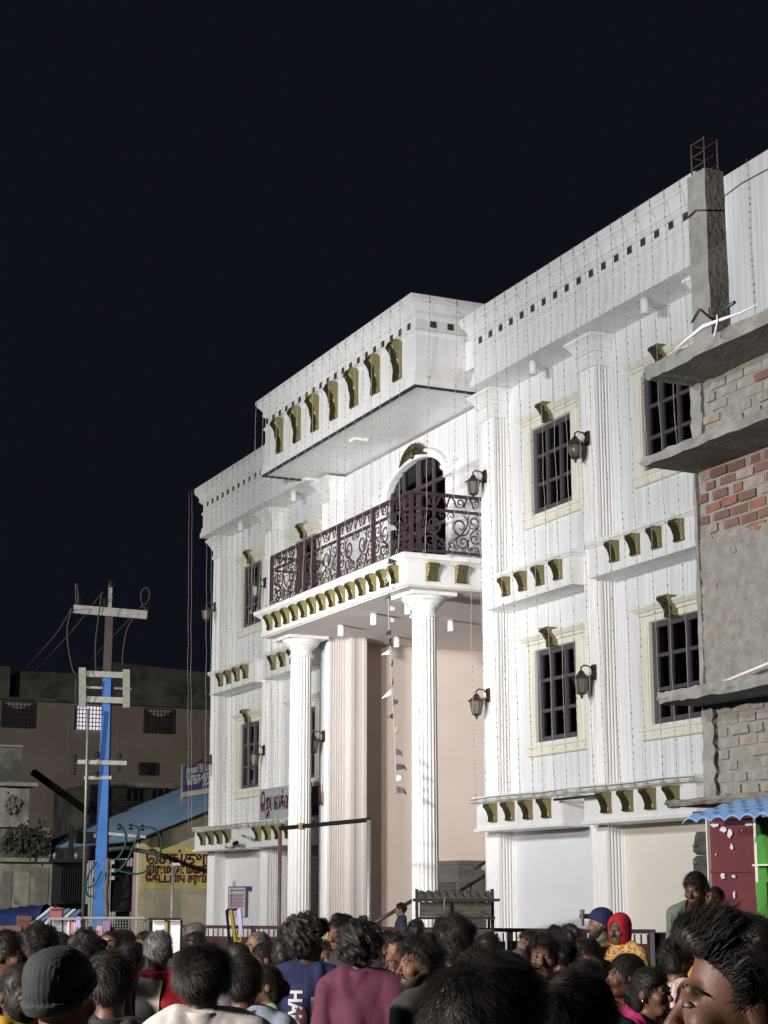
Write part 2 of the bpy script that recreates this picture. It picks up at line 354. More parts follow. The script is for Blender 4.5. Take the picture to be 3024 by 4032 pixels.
for o, w, yy in ((0, .10, .05), (.10, .06, .08)):
    a0 = arch(h=AH + o, ap=AAP + o * .9); a1 = arch(h=AH + o + w, ap=AAP + (o + w) * .9)
    for i in range(24):
        q = [a0[i], a0[i + 1], a1[i + 1], a1[i]]; m.prism(q, WY - yy, WY - .002, 0, lambda a, z, y: (a, y, z))
m.build('arch_moulding', M['white2'], BL)
for s in (-1, 1):
    x = AC + s * 1.5
    m = MB(); m.prism(pil_poly(x - .14, x + .14, WY - .09, WY - .002, 4, 1, .01), 7.3, 9.0); q = m.build('door_pilaster', M['white2'], BL)
    m = MB(); m.rlathe(x - .14, x + .14, WY - .09, WY - .002, [(8.98, .005), (8.99, .03), (9.03, .03), (9.04, .01), (9.1, .015), (9.12, .05), (9.16, .07), (9.2, .07), (9.21, .05)]); m.build('capital', M['white2'], q)
# spread gilt leaf over the arch
m = MB()
for k in range(-6, 7):
    t = k / 6; L_ = .50 - .10 * abs(t); ang = t * 1.25; bx, bz = AC + t * .1, AAP + .10
    tip = (bx + math.sin(ang) * L_ * 1.25, bz + math.cos(ang) * L_ * .42 - .16 * abs(t) ** 1.6)
    pts = [Vector((bx, WY - .06, bz)), Vector(((bx * .45 + tip[0] * .55), WY - .09, bz * .4 + tip[1] * .6 + .03)), Vector((tip[0], WY - .06, tip[1]))]
    m.tube(pts, [.03, .042, .014], 6)
m.lathe([(.02, AAP + .02), (.05, AAP + .05), (.065, AAP + .11), (.045, AAP + .18), (.01, AAP + .22)], AC, WY - .07, 10, sm=True)
m.build('leaf_ornament', M['goldold'], BL)

# cornices --------------------------------------------------------
CORN = [(10.0, .05), (10.11, .05), (10.115, .02), (10.13, .028), (10.22, .024), (10.23, 0), (10.53, 0), (10.535, .02), (10.56, .034), (10.60, .02), (10.61, 0), (10.79, 0), (10.795, .03), (10.815, .03), (10.82, .05), (10.845, .06), (10.85, .08), (10.875, .085), (10.885, .07), (10.92, .075), (10.97, .095), (11.02, .135), (11.03, .155), (11.075, .155), (11.08, .172), (11.18, .172), (11.182, .15)]
vb = MB(); vb.box(-.056, .056, -.008, .002, -.055, .055); VENT = vb.mesh('frieze_vent', M['vent'])
for x0, x1 in ((-24.45, -18.05), (-38.05, -31.7)):
    m = MB(); m.rlathe(x0, x1, 12.92, 14.2, CORN); p = m.build('cornice', M['white2'], BL)
    n = int((x1 - x0 - .2) / .345)
    for i in range(n + 1): add_obj('frieze_vent', VENT, p, (x0 + .24 + i * .345 if x0 > -30 else x1 - .16 - i * .345, 12.919, 10.745))
PCORN = [(10.05, .06), (10.165, .06), (10.17, .035), (10.185, .04), (10.30, .035), (10.31, 0), (10.96, 0), (10.965, .025), (11.0, .035), (11.03, .02), (11.04, 0), (11.235, 0), (11.24, .03), (11.26, .03), (11.265, .05), (11.295, .055), (11.30, .04), (11.34, .045), (11.40, .075), (11.45, .12), (11.46, .14), (11.50, .14), (11.505, .162), (11.58, .165), (11.582, .14)]
m = MB(); m.rlathe(-31.83, -24.9, 12.08, 14.5, PCORN); pc = m.build('portico_cornice', M['white2'], BL)
for i in range(20): add_obj('frieze_vent', VENT, pc, (-31.73 + i * .3458, 12.079, 11.14))
for y in (12.4, 12.72): add_obj('frieze_vent', VENT, pc, (-24.899, y, 11.14), rot=(0, 0, PI / 2))
for x in (-25.56, -26.46, -27.36, -28.27, -29.17, -30.06, -30.96): add_obj('leaf_bracket', LEAF, pc, (x, 12.078, 10.64))
m = MB(); m.box(-31.88, -24.85, 12.03, 12.09, 10.02, 10.049); m.box(-31.88, -31.82, 12.09, 13.4, 10.02, 10.049); m.box(-24.91, -24.85, 12.09, 13.2, 10.02, 10.049); m.build('drip_strip', M['dark'], pc)
m = MB(); m.box(-28.6, -28.35, 12.5, 12.78, 10.0, 10.05); m.build('ceiling_lamp', M['white2'], BL)
# balcony slab ----------------------------------------------------
m = MB(); m.rlathe(-31.77, -25.2, 12.05, WY - .004, [(6.78, .02), (6.83, .02), (6.835, 0), (7.14, 0), (7.145, .035), (7.17, .06), (7.2, .10), (7.205, .125), (7.28, .14), (7.295, .12)]); bs = m.build('balcony', M['white2'], BL)
for i in range(14): add_obj('corbel', CORB, bs, (-31.29 + i * .4369, 12.049, 7.0))
for y in (12.48, 13.01): add_obj('corbel', CORB, bs, (-25.199, y, 7.0), rot=(0, 0, PI / 2))
m = MB(); m.box(-31.74, -25.23, 12.08, 24.9, 6.76, 6.779); m.build('passage_ceiling', M['soffit'], BL)
for (px, py) in ((1343, 2488), (1472, 2444), (1563, 2533), (1776, 2469), (1607, 2402)):
    q = onZ(px, py, 6.63); m = MB(); m.lathe([(.055, 6.55), (.062, 6.552), (.062, 6.755)], q.x, q.y, 16, sm=True); m.build('ceiling_downlight', M['white2'], BL)
for (px, py, z) in ((2540, 1210, 9.88), (2098, 1452, 9.88), (948, 2075, 9.88), (1156, 1958, 9.88)):
    q = onZ(px, py, z); m = MB(); m.lathe([(.055, z - .1), (.065, z - .098), (.065, 9.998)], q.x, q.y, 16, sm=True); m.build('soffit_light', M['white2'], BL)
# columns ---------------------------------------------------------
def column(cx, cy):
    R0 = .205
    P = []
    for i in range(20):
        a0 = 2 * PI * i / 20
        for t, q in ((.0, 0), (.12, 0), (.25, .012), (.5, .02), (.75, .012), (.88, 0)):
            a = a0 + 2 * PI / 20 * t; P.append((a, q))
    vs = []; fs = []; n = len(P); zs = [.0, 1.5, 3.0, 4.5, 6.42]; rs = [R0 * 1.08, R0 * 1.07, R0 * 1.05, R0 * 1.02, R0 * .98]
    for z, r in zip(zs, rs): vs += [(cx + (r - q) * math.cos(a), cy + (r - q) * math.sin(a), z) for a, q in P]
    fs = [(k * n + i, k * n + (i + 1) % n, (k + 1) * n + (i + 1) % n, (k + 1) * n + i) for k in range(4) for i in range(n)]
    m = MB(); m.add(vs, fs); p = m.build('column', M['white'], BL)
    m = MB(); m.lathe([(R0, 6.36), (R0 + .03, 6.365), (R0 + .04, 6.385), (R0 + .03, 6.405), (R0 + .012, 6.41), (R0 + .012, 6.425), (R0 + .0, 6.43), (R0, 6.51), (R0 + .03, 6.515), (R0 + .035, 6.54), (R0 + .06, 6.545), (R0 + .065, 6.565), (R0 + .085, 6.57), (R0 + .115, 6.60), (R0 + .15, 6.645), (R0 + .165, 6.67), (R0 + .165, 6.695), (R0 + .155, 6.70)], cx, cy, 40, sm=False)
    m.box(cx - .41, cx + .41, cy - .41, cy + .41, 6.70, 6.758); m.build('capital', M['white2'], p)
    m = MB(); m.lathe([(.3, 0), (.3, .12), (.27, .16), (.28, .22), (.24, .28)], cx, cy, 32); m.build('base', M['white2'], p)
column(-25.87, 12.68); column(-31.33, 12.70)
M['jamb'] = mat('taupe_plaster', (.64, .60, .57), .75, col2=(.60, .56, .53), scale=1.5)
# passage ---------------------------------------------------------
m = MB(); m.box(-31.98, -31.6, 13.88, 24.9, 0, 6.759); m.build('passage_wall', M['pink'], BL)
m = MB(); m.prism(pil_poly(-31.6, -30.85, 13.56, 13.88, 7, 1, .02), 0, 6.758); m.build('passage_pier', M['jamb'], BL)
m = MB(); m.prism(pil_poly(-31.25, -31.17, 13.25, 13.555, 1, 5, .01), 0, 6.757); m.build('passage_jamb', M['jamb'], BL)
m = MB(); m.box(-31.7, -25.2, 24.6, 24.85, 0, 6.757); m.box(-25.2, -24.95, WY + .3, 24.9, 0, 6.758); m.build('passage_wall', M['pink'], BL)
# front stair with handrails
m = MB()
for i in range(9): m.box(-31.7, -28.6, 15.2 + .3 * i, 15.2 + .3 * (i + 1) + (0 if i < 8 else 6), 0, .17 * (i + 1))
m.build('stair', M['soffit'], BL)
M['wood'] = mat('brown_rail', (.10, .06, .045), .45, col2=(.07, .04, .03), scale=10)
M['granite'] = mat('grey_granite', (.16, .155, .15), .5, col2=(.09, .088, .085), scale=14)
M['steel'] = mat('steel', (.45, .45, .45), .3, .9)
hr = MB(); a = onX(1440, 3655, -28.55); b_ = onX(1640, 3536, -28.55); hr.tube([a, b_], .035, 8); h_ = hr.build('handrail', M['wood'], BL)
for t in (.3, .75):
    q = a.lerp(b_, t); s_ = MB(); s_.tube([(q.x, q.y, q.z - .95), q], .02, 6); s_.build('rail_post', M['steel'], h_)
hr = MB(); a = onX(1765, 3535, -27.0); b_ = onX(1960, 3417, -27.0); hr.tube([a, b_], .03, 8); a2 = onX(1870, 3420, -27.4); b2 = onX(1960, 3366, -27.4); hr.tube([a2, b2], .03, 8); h_ = hr.build('handrail', M['wood'], BL)
q = a.lerp(b_, .45); s_ = MB(); s_.tube([(q.x, q.y, q.z - .9), q], .02, 6); s_.build('rail_post', M['steel'], h_)
c0 = onX(1805, 3500, -30.2); zt = onX(1805, 3392, -30.2).z; gy = c0.y
m = MB(); m.box(c0.x - 1.05, c0.x, gy, gy + .5, 0, zt - .05); m.box(c0.x - 1.09, c0.x + .04, gy - .04, gy + .55, zt - .05, zt + .02); gp = m.build('granite_pillar', M['granite'], BL)
m = MB()
for i in range(14): m.box(c0.x - .85, c0.x - .1, gy - .025, gy - .002, zt - .42 - i * .06, zt - .385 - i * .06)
m.build('louvre', M['shutter'], gp)
# left ground floor: dark rolling shutter between the second and third pilaster
m = MB(); m.box(-34.37, -31.7, WY + .2, WY + .25, 0, 2.9); m.build('shutter_back', M['shutter'], BL)
sl = MB(); sl.box(-1.3, 1.3, -.018, .018, -.045, .04); SL = sl.mesh('shutter_slat', M['shutter'])
for i in range(29): add_obj('shutter_slat', SL, BL, (-33.04, WY + .17, .06 + i * .098))
# dark opening beside the first-floor sign, sign board
SIGN = MB(); a = onY(1002, 3140, 13.18); SIGN.box(-34.7, -31.9, 13.16, 13.19, 3.38, 4.03); M['signgrey'] = mat('sign_grey', (.42, .46, .48), .5, col2=(.38, .42, .44), scale=3)
sg = SIGN.build('sign_board', M['signgrey'], BL)
def text_mesh(body, size, name, mt, ext=.004, res=2, align='LEFT', sx=1., bold=0.):
    c = bpy.data.curves.new(name, 'FONT'); c.body = body; c.size = size; c.extrude = ext; c.resolution_u = res; c.align_x = align; c.offset = bold
    o = bpy.data.objects.new(name, c); COL.objects.link(o); bpy.context.view_layer.update()
    me = bpy.data.meshes.new_from_object(o.evaluated_get(bpy.context.evaluated_depsgraph_get())); bpy.data.objects.remove(o); bpy.data.curves.remove(c)
    if sx != 1.:
        for v in me.vertices: v.co.x *= sx
    me.materials.clear(); me.materials.append(mt); me.name = name; return me
M['maroonpaint'] = mat('maroon_lettering', (.07, .008, .02), .5)
tm = text_mesh('ெஜயலக்ஷ்மி மஹால்', .47, 'lettering', M['maroonpaint'], sx=.60, bold=.010)
add_obj('lettering', tm, sg, (-34.62, 13.155, 3.58), rot=(PI / 2, 0, 0))
m = MB(); m.box(-32.75, -31.75, 13.42, 13.44, 3.42, 3.98); m.build('dark_panel', M['dark'], BL)

# balcony railing -------------------------------------------------
def spiral(cx, cy, r0, r1, a0, turns, n=26):
    return [(cx + (r0 + (r1 - r0) * i / n) * math.cos(a0 + turns * 2 * PI * i / n), cy + (r0 + (r1 - r0) * i / n) * math.sin(a0 + turns * 2 * PI * i / n)) for i in range(n + 1)]
def ribbon(mb, pts, w=.02, t=.012):
    n = len(pts); L = []; R = []
    for i in range(n):
        a = pts[max(0, i - 1)]; b = pts[min(n - 1, i + 1)]; dx, dy = b[0] - a[0], b[1] - a[1]; q = math.hypot(dx, dy) or 1; k = .35 + .65 * math.sin(PI * (i + .6) / (n + .2))
        L.append((pts[i][0] - dy / q * w / 2 * k, pts[i][1] + dx / q * w / 2 * k)); R.append((pts[i][0] + dy / q * w / 2 * k, pts[i][1] - dx / q * w / 2 * k))
    v = [(x, -t / 2, z) for x, z in L] + [(x, -t / 2, z) for x, z in R] + [(x, t / 2, z) for x, z in L] + [(x, t / 2, z) for x, z in R]; f = []
    for i in range(n - 1): f += [(i, i + 1, n + i + 1, n + i), (2 * n + i, 3 * n + i, 3 * n + i + 1, 2 * n + i + 1), (i, 2 * n + i, 2 * n + i + 1, i + 1), (n + i, n + i + 1, 3 * n + i + 1, 3 * n + i)]
    mb.add(v, f)
def scroll_panel(w):
    m = MB(); h1, h2 = .68, .27
    for s in (-1, 1):
        X = lambda pts: [(s * x, z) for x, z in pts]
        k = w / 1.5
        ribbon(m, X(spiral(.30 * k, .43, .20, .03, 1.3, -1.6)), .03); ribbon(m, X(spiral(.36 * k, .17, .13, .02, 2.2, 1.5)), .026)
        ribbon(m, X(spiral(.60 * k, .52, .12, .02, 3.6, 1.4)), .024); ribbon(m, X(spiral(.62 * k, .24, .11, .02, 1.2, -1.4)), .024)
        ribbon(m, X(spiral(.12 * k, .12, .09, .015, .4, 1.3)), .02); ribbon(m, X(spiral(.10 * k, .60, .075, .012, 4.2, -1.3)), .02)
        ribbon(m, X([(.02, 0), (.08 * k, .14), (.2 * k, .22), (.34 * k, .30), (.44 * k, .44), (.5 * k, .66)]), .028)
        ribbon(m, X([(.5 * k, .02), (.47 * k, .18), (.55 * k, .34), (.68 * k, .42), (.73 * k, .6)]), .026)
        ribbon(m, X([(.72 * k, .02), (.66 * k, .1), (.55 * k, .08), (.48 * k, .03)]), .02)
        for q in range(5): ribbon(m, X(spiral((.07 + .15 * q) * k, .05 + .02 * (q % 2), .045, .01, q, 1.2 * (1 if q % 2 else -1), 14)), .014)
        z = h1 + .05
        ribbon(m, X([(0, z), (.05 * k, z + .14), (.11 * k, z + .2), (.17 * k, z + .13), (.22 * k, z + .02)]), .034); ribbon(m, X(spiral(.30 * k, z + .10, .085, .02, 3.9, 1.3)), .024)
        ribbon(m, X([(.38 * k, z + .02), (.44 * k, z + .16), (.5 * k, z + .2), (.56 * k, z + .13), (.6 * k, z + .01)]), .034); ribbon(m, X(spiral(.66 * k, z + .11, .07, .015, 3.9, 1.3)), .022)
    return m.mesh('scroll_panel', M['rail'])
def rail_run(parent, pts, posts_x):
    pass
RY = 12.15; RXs = [-31.55, -30.02, -28.25, -26.74, -25.25]; RZ0, RZ1 = 7.36, 8.36
m = MB(); m.box(RXs[0], RXs[-1], RY - .035, RY + .035, RZ1 - .05, RZ1); rl = m.build('balcony_railing', M['rail'], BL)
def rbox(name, *a):
    q = MB(); q.box(*a); return q.build(name, M['rail'], rl)
rbox('bottom_rail', RXs[0], RXs[-1], RY - .02, RY + .02, RZ0, RZ0 + .045); rbox('middle_rail', RXs[0], RXs[-1], RY - .018, RY + .018, 8.055, 8.10)
for X in (RXs[-1], RXs[0]):
    rbox('top_rail', X - .035, X + .035, RY + .035, 13.45, RZ1 - .05, RZ1); rbox('bottom_rail', X - .02, X + .02, RY + .02, 13.45, RZ0, RZ0 + .045); rbox('middle_rail', X - .018, X + .018, RY + .02, 13.45, 8.055, 8.10)
for x in RXs: rbox('rail_post', x - .03, x + .03, RY - .03, RY + .03, 7.3, RZ1 - .05)
SP = {}
for a, b_ in zip(RXs, RXs[1:]):
    w = round(b_ - a - .06, 2)
    me = SP.setdefault(w, scroll_panel(w)); add_obj('scroll_panel', me, rl, ((a + b_) / 2, RY, RZ0 + .04))
me = scroll_panel(1.26)
for X in (RXs[-1], RXs[0]): add_obj('scroll_panel', me, rl, (X, (RY + 13.45) / 2, RZ0 + .04), rot=(0, 0, PI / 2))

# wall lanterns ---------------------------------------------------
lb = MB(); lb.box(-.05, .05, -.035, 0, -.02, .22); lb.tube([(0, -.03, .13), (0, -.10, .19), (0, -.20, .20), (0, -.255, .16), (0, -.25, .10)], .014, 6); lb.tube([(0, -.02, .03), (0, -.08, .0), (0, -.12, .04)], .012, 5)
LBm = lb.mesh('bracket', M['bronze'])
def lantern_meshes(rnd):
    n = 6 if not rnd else 12
    hd = MB(); hd.lathe([(.015, .12), (.04, .10), (.055, .07), (.10, .03), (.15, -.005), (.155, -.02), (.12, -.022)], 0, -.25, n, sm=rnd)
    gl = MB(); gl.lathe([(.118, -.024), (.075, -.24)] if not rnd else [(.10, -.024), (.12, -.08), (.115, -.16), (.07, -.24)], 0, -.25, n, sm=rnd)
    fr = MB()
    for j in range(6):
        a = 2 * PI * j / 6; p = [(.12, -.022), (.077, -.24)] if not rnd else [(.102, -.022), (.123, -.08), (.118, -.16), (.072, -.24)]
        fr.tube([(r * math.cos(a), -.25 + r * math.sin(a), z) for r, z in p], .007, 4)
    fr.lathe([(.08, -.238), (.085, -.255), (.05, -.27), (.02, -.285), (.025, -.31), (.008, -.335)], 0, -.25, n, sm=rnd)
    return hd.mesh('hood', M['bronze']), gl.mesh('lantern_glass', M['frost']), fr.mesh('cage', M['bronze'])
LANT = [lantern_meshes(False), lantern_meshes(True)]
def lantern(x, z, y=PF, k=0):
    o = add_obj('wall_lantern', LBm, BL, (x, y, z), scale=.9)
    for n_, me in zip(('hood', 'lantern_glass', 'cage'), LANT[k]): add_obj(n_, me, o, (x, y, z))
for (px, py, k) in ((2316, 1735, 1), (2342, 2655, 0), (1911, 1885, 0), (1925, 2745, 0), (848, 2395, 0), (832, 2995, 0), (1045, 2300, 0), (1041, 2960, 0), (1277, 2905, 0)):
    q = onY(px, py, PF); lantern(q.x, q.z - .06, PF, k)
# ================================================================ fairy light strings
def nth(i): return ('first', 'second', 'third', 'fourth', 'fifth', 'sixth', 'seventh', 'eighth', 'ninth', 'tenth', 'eleventh', 'twelfth', 'thirteenth', 'fourteenth', 'fifteenth', 'sixteenth', 'seventeenth', 'eighteenth', 'nineteenth')[i]
M['wire'] = mat('string_wire', (.46, .44, .39), .6)
M['bulb'] = mat('unlit_bulb', (.22, .205, .18), .4)
def fairy(pts, label, grp, tie=None):
    P = [Vector(p) for p in pts]; tot = sum((b - a).length for a, b in zip(P, P[1:])); n = max(4, int(tot / .35))
    ph = random.random() * 6
    def along(s):
        for a, b in zip(P, P[1:]):
            l = (b - a).length
            if s <= l or b is P[-1]: return a.lerp(b, min(1, s / l))
            s -= l
    w = [along(tot * i / n) + Vector((.012 * math.sin(ph + i * 1.7), .008 * math.cos(i * 2.1 + ph), 0)) for i in range(n + 1)]
    m = MB(); m.tube(w, .0038, 4)
    if tie is not None:
        e = w[-1]; m.tube([e, e + Vector((.03, -.03, -.06)), e + Vector((-.03, -.04, -.03)), e + Vector((.02, -.03, .02))], .009, 4)
    o = m.build('light_string', M['wire']); tag(o, label, 'fairy lights', grp)
    b = MB(); k = int(tot / .105)
    for i in range(1, k):
        c = along(tot * i / k + random.uniform(-.02, .02)) + Vector((.012 * math.sin(ph + i * .5), 0, 0)); r = random.uniform(.007, .0125); a = random.random() * 3
        s, q = math.sin(a), math.cos(a)
        b.add([c + Vector((0, 0, 1.7 * r)), c + Vector((r * q, r * s, 0)), c + Vector((-r * s, r * q, 0)), c + Vector((-r * q, -r * s, 0)), c + Vector((r * s, -r * q, 0)), c - Vector((0, 0, 1.7 * r))], [(0, 1, 2), (0, 2, 3), (0, 3, 4), (0, 4, 1), (5, 2, 1), (5, 3, 2), (5, 4, 3), (5, 1, 4)])
    bo = b.build('bulbs', M['bulb'], o); bo['kind'] = 'stuff'
for i in range(19):
    x = -24.42 + i * .345 + random.uniform(-.03, .03)
    fairy([(x, 12.735, 11.19), (x + .01, 12.73, 11.07), (x + random.uniform(.0, .09), 12.84, 3.30)], 'unlit fairy light string down the right wing, ' + nth(i) + ' one counted from the portico', 'fairy light strings on the right wing', 1)
for i in range(16):
    x = -37.3 + i * .345 + random.uniform(-.03, .03)
    fairy([(x, 12.735, 11.19), (x + .01, 12.73, 11.07), (x + random.uniform(.0, .09), 12.84, 3.30)], 'unlit fairy light string down the left wing, ' + nth(i) + ' one from the far left corner', 'fairy light strings on the left wing', 1)
for i in range(19):
    x = -31.9 + i * .375 + random.uniform(-.03, .03)
    fairy([(x, 11.905, 11.59), (x + .01, 11.90, 11.48), (x + random.uniform(-.02, .09), 11.885, 7.31)], 'unlit fairy light string from portico roof to balcony ledge, ' + nth(i) + ' from the left', 'fairy light strings in front of the balcony', 1)
for y, w_ in ((12.25, 'front'), (12.75, 'rear')):
    fairy([(-24.72, y, 11.59), (-24.725, y, 11.4), (-25.03, y + .05, 7.30)], w_ + ' fairy light string on the short right side of the portico', 'fairy light strings on the portico side', 1)
for x, w_ in ((-38.30, 'right'), (-38.52, 'left')):
    fairy([(x, 12.72, 11.18), (x - .02, 12.8, 7.), (x + .02, 12.9, 3.25)], w_ + ' one of two fairy light strings hanging free off the left corner', 'fairy light strings off the left corner', None)
for x, w_ in ((-17.3, 'left'), (-16.72, 'middle'), (-16.2, 'right')):
    fairy([(x, 13.17, 11.2), (x, 13.18, 8.0)], w_ + ' fairy light string on the pale blue wall beyond the raw pillar', 'fairy light strings on the pale wall', None)
m = MB()
for a, b_, w_ in ((-24.6, -18.5, 'right'), (-38.2, -31.9, 'left')):
    for z, dy, u_ in ((3.33, 0, 'upper'), (3.27, .01, 'lower')):
        m = MB(); m.tube([(a + (b_ - a) * t / 8, 12.835 + dy, z + .008 * math.sin(t * 2.2 + z * 9)) for t in range(9)], .006, 4)
        tag(m.build('tie_wire', M['wire']), u_ + ' thin wire tied along the lowest ledges of the ' + w_ + ' wing', 'wire')
m = MB(); a = onY(2182, 3149, 12.80); b_ = onY(2345, 3133, 12.80); m.tube([a, b_], .02, 6)
tag(m.build('pipe', M['dark']), 'short dark pipe bridging the two lowest ledges of the right wing', 'pipe')
m = MB(); a = onY(955, 3290, 12.80); b_ = onY(985, 3302, 12.72); m.tube([a, b_], .025, 6)
tag(m.build('pipe', M['wire']), 'short pale stick lying on the lowest ledge of the left wing', 'pipe')
# bunting
M['flagdark'] = mat('foil_flag_dark', (.012, .014, .016), .5, .0); M['flaglight'] = mat('foil_flag_silver', (.42, .42, .42), .4, .3)
bt = thing('bunting', 'string of small dark and silver pennants hanging from the balcony', 'bunting', onY(1525, 2250, 11.85))
pts = [onY(x, y, 11.85 + .1 * math.sin(y / 170)) for x, y in ((1527, 2040), (1535, 2180), (1525, 2260), (1528, 2340), (1532, 2480), (1537, 2570), (1541, 2680), (1547, 2780), (1552, 2880), (1557, 2960), (1560, 3060), (1558, 3110))]
m = MB(); m.tube(pts, .007, 4); m.build('cord', M['wire'], bt)
fl = [(2030, 1), (2080, 1), (2150, -1), (2210, 1), (2255, -1), (2300, -1), (2345, -1), (2395, 1), (2440, 1), (2490, -1), (2525, -1), (2570, -1), (2610, -1), (2680, -1), (2720, -1), (2765, 1), (2820, -1), (2870, 0), (2905, 0), (2960, 1), (3020, 1), (3065, 1), (3110, 1)]
for i, (py, s) in enumerate(fl):
    px = 1530 + (py - 2250) * .036; c = onY(px, py, 11.85); L_ = random.uniform(.12, .2); h = random.uniform(.08, .14); s2 = s or .25
    tip = c + Vector((s2 * L_ * .7, -.08 * random.uniform(-1, 1), -random.uniform(.02, .12))) + RT * (s2 * L_ * .5)
    mid = (c + tip) / 2 + Vector((0, .04, .03))
    q = MB(); q.add([c + Vector((0, 0, h / 2)), mid + Vector((0, 0, h * .3)), tip, mid - Vector((0, 0, h * .3)), c - Vector((0, 0, h / 2))], [(0, 1, 3, 4), (1, 2, 3)], sm=False)
    n_ = len(q.v); q.add([Vector(v) + Vector((.002, .004, 0)) for v in q.v[:5]], [(4, 3, 1, 0), (3, 2, 1)])
    q.build('pennant', M['flagdark'] if (i * 7) % 10 < 6 else M['flaglight'], bt)

# ================================================================ pale wall block beyond the right end
pw = MB(); pw.box(-17.85, -12.5, 13.2, 20, 0, 11.17); tag(pw.build('pale_blue_building', M['clad']), 'plain pale blue wall block right of the white cornice end', 'building')
# ================================================================ unfinished brick building on the right
M['conc'] = mat('raw_concrete', (.25, .25, .235), .9, col2=(.15, .15, .14), scale=5, bump=.6, bscale=26)
M['concdark'] = mat('dirty_concrete', (.20, .19, .17), .92, col2=(.10, .095, .085), scale=6, bump=.8, bscale=22)
M['mortar'] = mat('mortar', (.24, .235, .215), .95, col2=(.165, .16, .148), scale=9, bump=.9, bscale=38)
BR = [mat('brick_red', (.155, .076, .058), .9, col2=(.115, .064, .052), scale=9, bump=.5, bscale=40), mat('brick_orange', (.185, .092, .07), .9, col2=(.14, .074, .06), scale=8, bump=.5, bscale=40),
      mat('brick_dark', (.13, .075, .06), .9, col2=(.24, .09, .06), scale=9, bump=.5, bscale=40), mat('brick_smeared', (.25, .225, .19), .95, col2=(.19, .10, .075), scale=7, bump=.7, bscale=40, cmin=.5, cmax=.75), mat('brick_plastered', (.255, .25, .23), .95, col2=(.185, .178, .162), scale=8, bump=.8, bscale=36)]
UB = thing('unfinished_building', 'half built brick and raw concrete house with projecting slabs at right edge', 'building', (-9.5, 8.5, 0))
XB = -11.40; XE = -4.5; YB = 8.0
def rough_slab(name, x0, x1, y0, y1, z0, z1, amp=.018, n=46, mt='conc'):
    random.seed(int(z0 * 100)); vs = []; fs = []; k = 5
    for i in range(n + 1):
        x = x0 + (x1 - x0) * (i / n) ** 1.5
        j = lambda a=amp: random.uniform(-a, a)
        e = 0 if i else .02
        vs += [(x + j(), y1, z0 + e), (x + j(), y0 + .015 + j() * .5, z0 + j() * .6 + e), (x + j(), y0 + j() * .8, (z0 + z1) / 2 + j() * .5), (x + j(), y0 + .012 + j() * .6, z1 + j() * .7 - e), (x, y1, z1 - e)]
    for i in range(n):
        for q in range(k): a, b = i * k + q, i * k + (q + 1) % k; fs.append((a, b, b + k, a + k))
    fs += [tuple(range(k))[::-1], tuple(n * k + q for q in range(k))]
    m = MB(); m.add(vs, fs); return m.build(name, M[mt], UB)
rough_slab('roof_slab', XB, XE, 7.56, 12, 5.895, 6.01); rough_slab('sunshade_slab', XB, XE, 7.49, YB + .05, 5.17, 5.245, .012); rough_slab('sunshade_slab', XB, XE, 7.58, YB + .05, 3.30, 3.385, .014)
rough_slab('bottom_slab', XB + .02, XE, 7.6, YB + .05, 2.515, 2.565, .012, mt='concdark')
m = MB(); m.box(XB + .03, XE, YB + .02, YB + .22, 0, 5.90); m.box(XB + .03, XB + .25, YB + .22, 12, 0, 5.90); m.build('wall_core', M['mortar'], UB)
def rough_col(name, x0, x1, y0, y1, z0, z1, mt='conc', n=14, amp=.008):
    vs = []; random.seed(int(x0 * 77))
    for i in range(n + 1):
        z = z0 + (z1 - z0) * i / n; j = lambda: random.uniform(-amp, amp); vs += [(x0 + j(), y0 + j(), z), (x1 + j(), y0 + j(), z), (x1 + j(), y1 + j(), z), (x0 + j(), y1 + j(), z)]
    fs = [(i * 4 + q, i * 4 + (q + 1) % 4, i * 4 + 4 + (q + 1) % 4, i * 4 + 4 + q) for i in range(n) for q in range(4)] + [(3, 2, 1, 0), tuple(n * 4 + q for q in range(4))]
    m = MB(); m.add(vs, fs); return m.build(name, M[mt], UB)
rough_col('corner_pillar', XB + .015, XB + .035 + .13, YB - .008, YB + .2, 5.24, 5.895); rough_col('corner_pillar', XB + .01, XB + .05, YB - .012, YB + .2, 3.38, 5.168); rough_col('corner_pillar', XB + .005, XB + .16, YB - .012, YB + .2, 2.56, 3.30)
pc_ = rough_col('roof_pillar', -11.32, -11.07, 8.0, 8.19, 6.0, 7.68, amp=.005)
M['rust'] = mat('rusty_rebar', (.09, .06, .045), .8, .3)
rb = MB(); cs = [(-11.285, 8.03), (-11.105, 8.03), (-11.105, 8.16), (-11.285, 8.16)]
for x, y in cs: rb.tube([(x, y, 7.66), (x + .004, y, 7.97)], .008, 5)
for z in (7.75, 7.85, 7.96): rb.tube([(x, y, z) for x, y in cs + cs[:1]], .005, 4)
rb.build('rebar_cage', M['rust'], pc_)
rb = MB(); rb.tube([(-11.33, 7.99, 7.33), (-11.2, 7.985, 7.35), (-11.06, 7.985, 7.3), onY(2920, 722, 7.9), onY(3050, 652, 7.8)], .007, 4); rb.tube([(-11.33, 7.99, 6.42), (-11.2, 7.985, 6.5), (-11.05, 7.98, 6.37), (-10.95, 7.9, 6.42)], .008, 4); rb.build('tie_wire', M['rust'], pc_)
